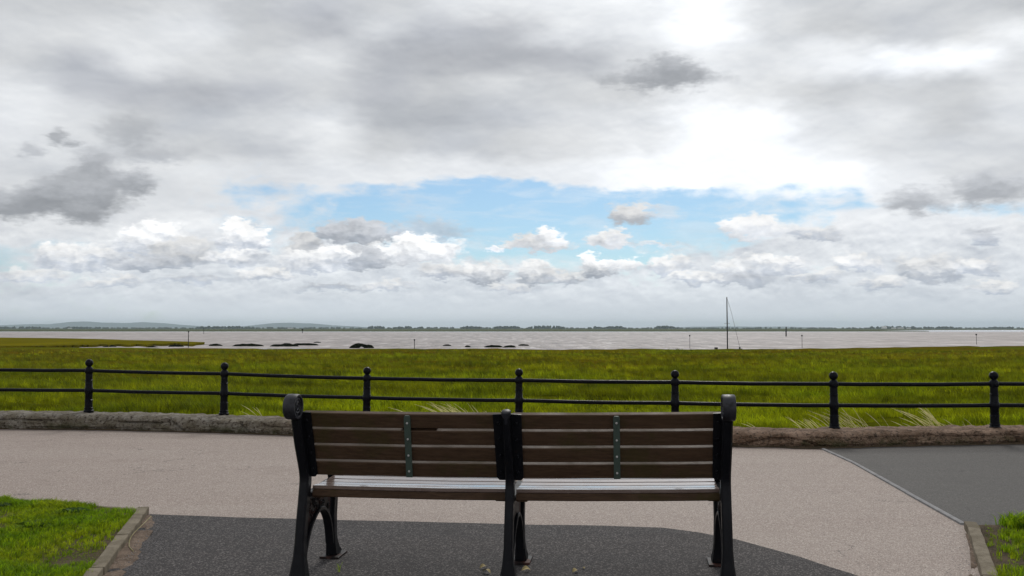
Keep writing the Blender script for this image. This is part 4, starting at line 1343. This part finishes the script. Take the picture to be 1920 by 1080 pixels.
bm = bmesh.new()
add_tube(bm, smooth_path([(-2.40, 5.74, 0.05), (-2.37, 5.55, 0.042), (-2.33, 5.30, 0.03), (-2.26, 5.10, 0.02), (-2.18, 4.98, 0.016)], 4), 0.0024, 6)
tag(link('twig', bm, M_straw, None, True), 'pale curved dry stem lying beside the left kerb', 'twig')
bm = bmesh.new()
for i in range(18): stalk(bm, Vector((-0.92 + random.gauss(0, .004), 4.60 + random.gauss(0, .004), 0.004)), random.uniform(.025, .06), random.uniform(-.6, .6), .004, False)
tag(link('weed', bm, M_lawn_blade), 'tiny green weed growing from the dark tarmac by the left bench leg', 'weed')
def weed_dark(x, y, n, s, label):
    bm = bmesh.new()
    for i in range(n):
        a = random.random() * 6.28; L = s * random.uniform(.6, 1.1); w = L * .22
        d = Vector((math.cos(a), math.sin(a), 0)); pz = Vector((-d.y, d.x, 0))
        b0 = Vector((x, y, 0.03))
        q = [b0, b0 + d * L * .5 + pz * w + UZ * .03, b0 + d * L + UZ * .015, b0 + d * L * .5 - pz * w + UZ * .025]
        bm.faces.new([bm.verts.new(v) for v in q])
    tag(link('broadleaf_weed', bm, M_weed), label, 'weed', 'dark broadleaf weeds in the left lawn')
M_weed = mat_grass('dark_weed', (0.035, 0.075, 0.015), (0.055, 0.10, 0.018), (0.02, 0.05, 0.012), trans=0.25, scale=4.0)
weed_dark(-3.02, 5.93, 22, .12, 'dark green weed rosette near the top edge of the left lawn')
weed_dark(-3.06, 5.52, 22, .15, 'dark green flat weed in the middle of the left lawn')
weed_dark(-3.62, 6.1, 16, .10, 'small dark weed at the far left of the left lawn')

# ================================================================== out on the water
def bank(px, y, w, h, label):
    """low grassy mud bank: px = lateral, y = distance, w = length, h = height"""
    bm = bmesh.new()
    nx, ny = 26, 7
    g = []
    dep = max(2.0, w * 0.55)
    for j in range(ny + 1):
        row = []
        for i in range(nx + 1):
            u = i / nx * 2 - 1; v = j / ny * 2 - 1
            r = u * u + v * v * 0.9
            k = max(0.0, 1 - r ** 1.3)
            zz = WZ - 0.12 + (h + 0.12) * (k ** 0.45) * (1 + 0.35 * noise.fractal(Vector((px + u * w * .35, v * 2 + y, 2)), 1, 2, 3))
            row.append(bm.verts.new((px + u * w / 2, y + v * dep / 2 + noise.noise(Vector((u * 3 + px, 1, y))) * .5, zz)))
        g.append(row)
    for a, b in zip(g, g[1:]):
        for i in range(nx): bm.faces.new((a[i], a[i + 1], b[i + 1], b[i]))
    tag(link('mud_bank', bm, M_bank, None, True), label, 'mud bank', 'grassy mud banks along the shore')

def wpos(x, y, z=WZ):
    """lateral and distance of a spot on the water from its bearing"""
    p = math.atan(75 / 1600); c, s = math.cos(p), math.sin(p)
    a, b = (x - 960) / 1600, (540 - y) / 1600
    t = (z - 1.3) / (s + c * b)
    return a * t, (c - s * b) * t

BANKS = [(405, 648.5, 26, .5, 'short mud bank at the tip of the green spit, leftmost of the free standing banks'),
 (465, 649.0, 62, .62, 'long thin mud bank second from the left off the shore'), (533, 649.5, 56, .68, 'mud bank third from the left, overlapping a paler one'),
 (573, 647.3, 52, .55, 'thin mud bank right behind the overlapping pair'), (595, 642.6, 14, .35, 'tiny far mud bank above the overlapping pair'),
 (678, 652.6, 48, 1.05, 'tallest humped mud bank above the left end of the bench'), (838, 648.4, 18, .35, 'tiny thin mud bank right of the slim stake'),
 (877, 650.7, 12, .4, 'smallest dark mud bank between two thin ones'), (925, 651.2, 38, .5, 'thin mud bank left of the bench centre line'),
 (955, 651.5, 26, .45, 'thin mud bank touching the one left of the bench centre line'), (982, 648.2, 22, .38, 'rightmost thin mud bank above the bench centre')]
for px, py, wpx, h, lab in BANKS:
    X, Y = wpos(px, py)
    bank(X, Y, wpx / 1600 * Y, h * 0.56, lab)

# green spit on the left with pools
SPIT = [(-60, 632.5), (0, 632.8), (60, 633.5), (120, 634.2), (180, 635.5), (240, 637.5), (300, 639), (350, 640.2), (384, 641.5)]
SPLO = [(-60, 650), (0, 650), (60, 649.5), (120, 648), (180, 646.5), (220, 645.5), (240, 646.3), (300, 645), (330, 643.8), (360, 645.3), (384, 642.3)]
bm = bmesh.new(); hi, mi, lo, sk = [], [], [], []
for px in np.arange(-900, 385, 4.0):
    yh = interp(px, [q[0] for q in SPIT], [q[1] for q in SPIT]); yl = interp(px, [q[0] for q in SPLO], [q[1] for q in SPLO])
    yl += 1.2 * noise.fractal(Vector((px * 0.06, 1, 5)), 1, 2, 3)
    X, Y = wpos(px, max(yl, yh + .6), -1.05); X2, Y2 = wpos(px, yh, -1.0)
    lo.append(bm.verts.new((X, Y, -1.02))); sk.append(bm.verts.new((X, Y - 0.3, -1.6)))
    mi.append(bm.verts.new(((X + X2) / 2, (Y + Y2) / 2, -0.98 + .08 * noise.noise(Vector((px * .05, 3, 3))))))
    hi.append(bm.verts.new((X2, Y2, -1.0)))
for q, w in ((sk, lo), (lo, mi), (mi, hi)):
    for i in range(len(q) - 1): bm.faces.new((q[i], q[i + 1], w[i + 1], w[i]))
tag(link('salt_marsh', bm, M_spit, None, True), kind='structure')
for px, py, wpx, h, lab in ((190, 646.2, 30, .4, 'farther of the two leftmost mud humps among the pools below the green spit'), (232, 646.8, 34, .45, 'second mud hump from the left, close under the green spit'),
        (205, 650.3, 26, .3, 'nearer of the two leftmost mud humps, at the edge of the near marsh'), (330, 650.0, 30, .5, 'largest mud hump among the pools, under the tip of the spit'),
        (285, 651, 20, .25, 'smallest mud hump among the pools, beside the near marsh'), (275, 643.5, 40, .4, 'long mud hump touching the underside of the green spit')):
    X, Y = wpos(px, py)
    bank(X, Y, wpx / 1600 * Y, h * .6, lab)
for o in [q for q in COL.objects if q.name.startswith('mud_bank') and 'mud hump' in q.get('label', '')]: o['group'] = 'mud humps among the pools'

def stake(px, py, top, w, head, label, cat='marker'):
    X, Y = wpos(px, py)
    h = (py - top) / 1600 * Y
    e = empty('channel_marker', (X, Y, WZ), label, cat, 'channel markers standing in the water')
    r = w / 1600 * Y / 2
    bm = bmesh.new(); add_tube(bm, [(X, Y, WZ - .6), (X, Y, WZ + h * .5), (X + r * .3, Y, WZ + h)], [r, r, r * .9], 8)
    link('pole', bm, M_mark, e, True)
    if head:
        hr = head / 1600 * Y / 2
        bm = bmesh.new()
        add_lathe(bm, [(0, -hr), (hr * .8, -hr * .9), (hr, 0), (hr * .8, hr * .9), (0, hr)], 10, Matrix.Translation((X, Y, WZ + h - hr * .6)))
        link('topmark', bm, M_mark, e, True)
    return e
stake(353, 652, 621, 1.4, 2.6, 'thin marker pole over the tip of the green spit')
stake(567, 624.5, 617, 1.2, 3.2, 'tiny dark buoy by the far shore left of centre')
stake(382, 626, 616, .9, 1.8, 'faintest thin pole by the far shore, right of the spit pole')
stake(777, 654.5, 636.5, 1.2, 3.2, 'slim stake with round top above the left half of the bench')
stake(1293.5, 653, 628.5, .8, 3.0, 'thin stake with round top left of the tall mast')
stake(1474, 631, 613, 2.4, 0, 'thick dark post in the water right of the tall mast')
stake(1504, 652, 628.5, .9, 3.0, 'thin stake with round top just right of the thick dark post')
stake(1831, 646, 626.5, .8, 3.0, 'thin stake with round top near the right edge of the view')

# moored boat: only its mast clears the grass
bx, by = 25.6, 101.6
HZ = -0.15
boat = empty('sailing_boat', (bx, by, WZ), 'low dark boat with one tall thin mast behind the grassy shore', 'boat')
bm = bmesh.new()
secs = []
for i in range(9):
    t = i / 8; hw = 0.72 * math.sin(math.pi * min(1, .12 + .8 * t) ) ** .7 if 0 < i < 8 else (.5 if i == 0 else .03)
    x = bx - 1.75 + 3.5 * t
    secs.append([bm.verts.new((x, by + k * hw, WZ + HZ + z)) for k, z in ((-1, .26 + .1 * t * t), (-.8, -.05), (0, -.25), (.8, -.05), (1, .26 + .1 * t * t))])
for a, b in zip(secs, secs[1:]):
    for k in range(4): bm.faces.new((a[k], a[k + 1], b[k + 1], b[k]))
    bm.faces.new((a[4], a[0], b[0], b[4]))
bm.faces.new(secs[0]); bm.faces.new(secs[-1]); recalc(bm)
link('hull', bm, M_hull, boat)
bm = bmesh.new(); add_box(bm, (bx - 1.35, by, WZ + .26), (.34, .4, .22), None, .03); link('outboard_cover', bm, M_hull, boat)
bm = bmesh.new(); add_box(bm, (bx + 1.45, by, WZ + .30), (.12, .3, .26), None, .02); link('bow_post', bm, M_hull, boat)
ztop = 1.3 + 58 / 1600 * by
bm = bmesh.new(); add_tube(bm, [(bx, by, WZ + .1), (bx, by, 2.0), (bx - .01, by, ztop)], [.075, .07, .055], 8)
mast = link('mast', bm, M_mast, boat, True)
bm = bmesh.new(); zs = 1.3 + 8.5 / 1600 * by; add_tube(bm, [(bx - .34, by, zs), (bx + .3, by, zs)], .018, 6); link('spreader', bm, M_mast, mast, True)
bm = bmesh.new(); add_tube(bm, [(bx + .05, by, ztop - .25), (bx + .55, by, 3.0), (bx + 1.42, by, WZ + .5)], .016, 5); link('stay', bm, M_mark, mast, True)

# ================================================================== far shore: woods and a few buildings
def wood(name, spans, Y, label):
    bm = bmesh.new()
    for x0, x1, top, dens in spans:
        n = max(3, int((x1 - x0) / 2.2 * dens))
        for i in range(n):
            px = random.uniform(x0, x1)
            e = min(1.0, 0.55 + 2.2 * min(px - x0, x1 - px) / (x1 - x0))
            hgt = ((615.6 - top) / 1600 * Y + 2.1) * e * random.uniform(.72, 1.04)
            X = (px - 960) / 1600 * Y; yy = Y + random.uniform(-40, 40)
            w = random.uniform(2.5, 5.5)
            r = bmesh.ops.create_icosphere(bm, subdivisions=2, radius=1.0)
            for v in r['verts']:
                k = 1 + 0.28 * noise.noise(v.co * 2.2 + Vector((px, i, 0)))
                v.co = Vector((X + v.co.x * w * k, yy + v.co.y * w * k, -0.85 + hgt * .5 + v.co.z * hgt * .52 * k))
    return tag(link(name, bm, M_tree, None, False), label, kind='stuff')
hedges = [(x, x + 110, random.uniform(613.4, 614.4), .55) for x in range(-160, 2080, 104)]
wood('distant_hedgerows', hedges, 2700, 'low dark hedgerows along the flat far shore')
wood('distant_woodland', [(0, 80, 612.6, 1), (118, 190, 613, .9), (370, 476, 611.6, 1.3), (690, 722, 611.6, 1.3), (738, 772, 612, 1.2), (784, 802, 612.6, 1), (866, 905, 611.6, 1.3), (925, 975, 611, 1.3), (990, 1060, 611, 1.3), (1104, 1130, 612, 1.3), (1128, 1172, 611.8, 1.4), (1228, 1268, 611.2, 1.5), (1630, 1720, 611.6, 1.1), (1720, 1790, 612.6, .9), (1850, 1900, 613, .8)], 2500, 'dark clumps of trees on the far shore')

def house(px, wpx, hpx, label):
    Y = 2380.0; X = (px - 960) / 1600 * Y; w = wpx / 1600 * Y; h = hpx / 1600 * Y
    e = empty('white_building', (X, Y, -0.8), label, 'building', 'white buildings on the far shore')
    bm = bmesh.new(); add_box(bm, (X, Y, -0.8 + h * .42), (w, 8, h * .84)); link('wall', bm, M_white, e)
    bm = bmesh.new()
    a = [bm.verts.new((X + sx * w * .52, Y - 4.4, -0.8 + h * .84)) for sx in (-1, 1)]; b = [bm.verts.new((X + sx * w * .5, Y, -0.8 + h * 1.15)) for sx in (-1, 1)]; c = [bm.verts.new((X + sx * w * .52, Y + 4.4, -0.8 + h * .84)) for sx in (-1, 1)]
    bm.faces.new((a[0], a[1], b[1], b[0])); bm.faces.new((b[0], b[1], c[1], c[0])); bm.faces.new((a[0], b[0], c[0])); bm.faces.new((a[1], c[1], b[1])); bm.faces.new((a[0], c[0], c[1], a[1]))
    recalc(bm); link('roof', bm, M_white if hpx > 3.2 else M_roof, e)
house(1657, 8, 3.6, 'leftmost and tallest white building on the far right shore')
house(1675, 7, 2.4, 'white building just right of the tallest one on the far shore')
house(1688, 10, 2.6, 'widest white building in the row on the far right shore')
house(1703, 6, 2.0, 'rightmost small white building in the row on the far shore')
house(545, 10, 1.8, 'white building below the right hand hill on the far left shore')
house(132, 6, 1.8, 'tiny white building below the left hand hills on the far shore')
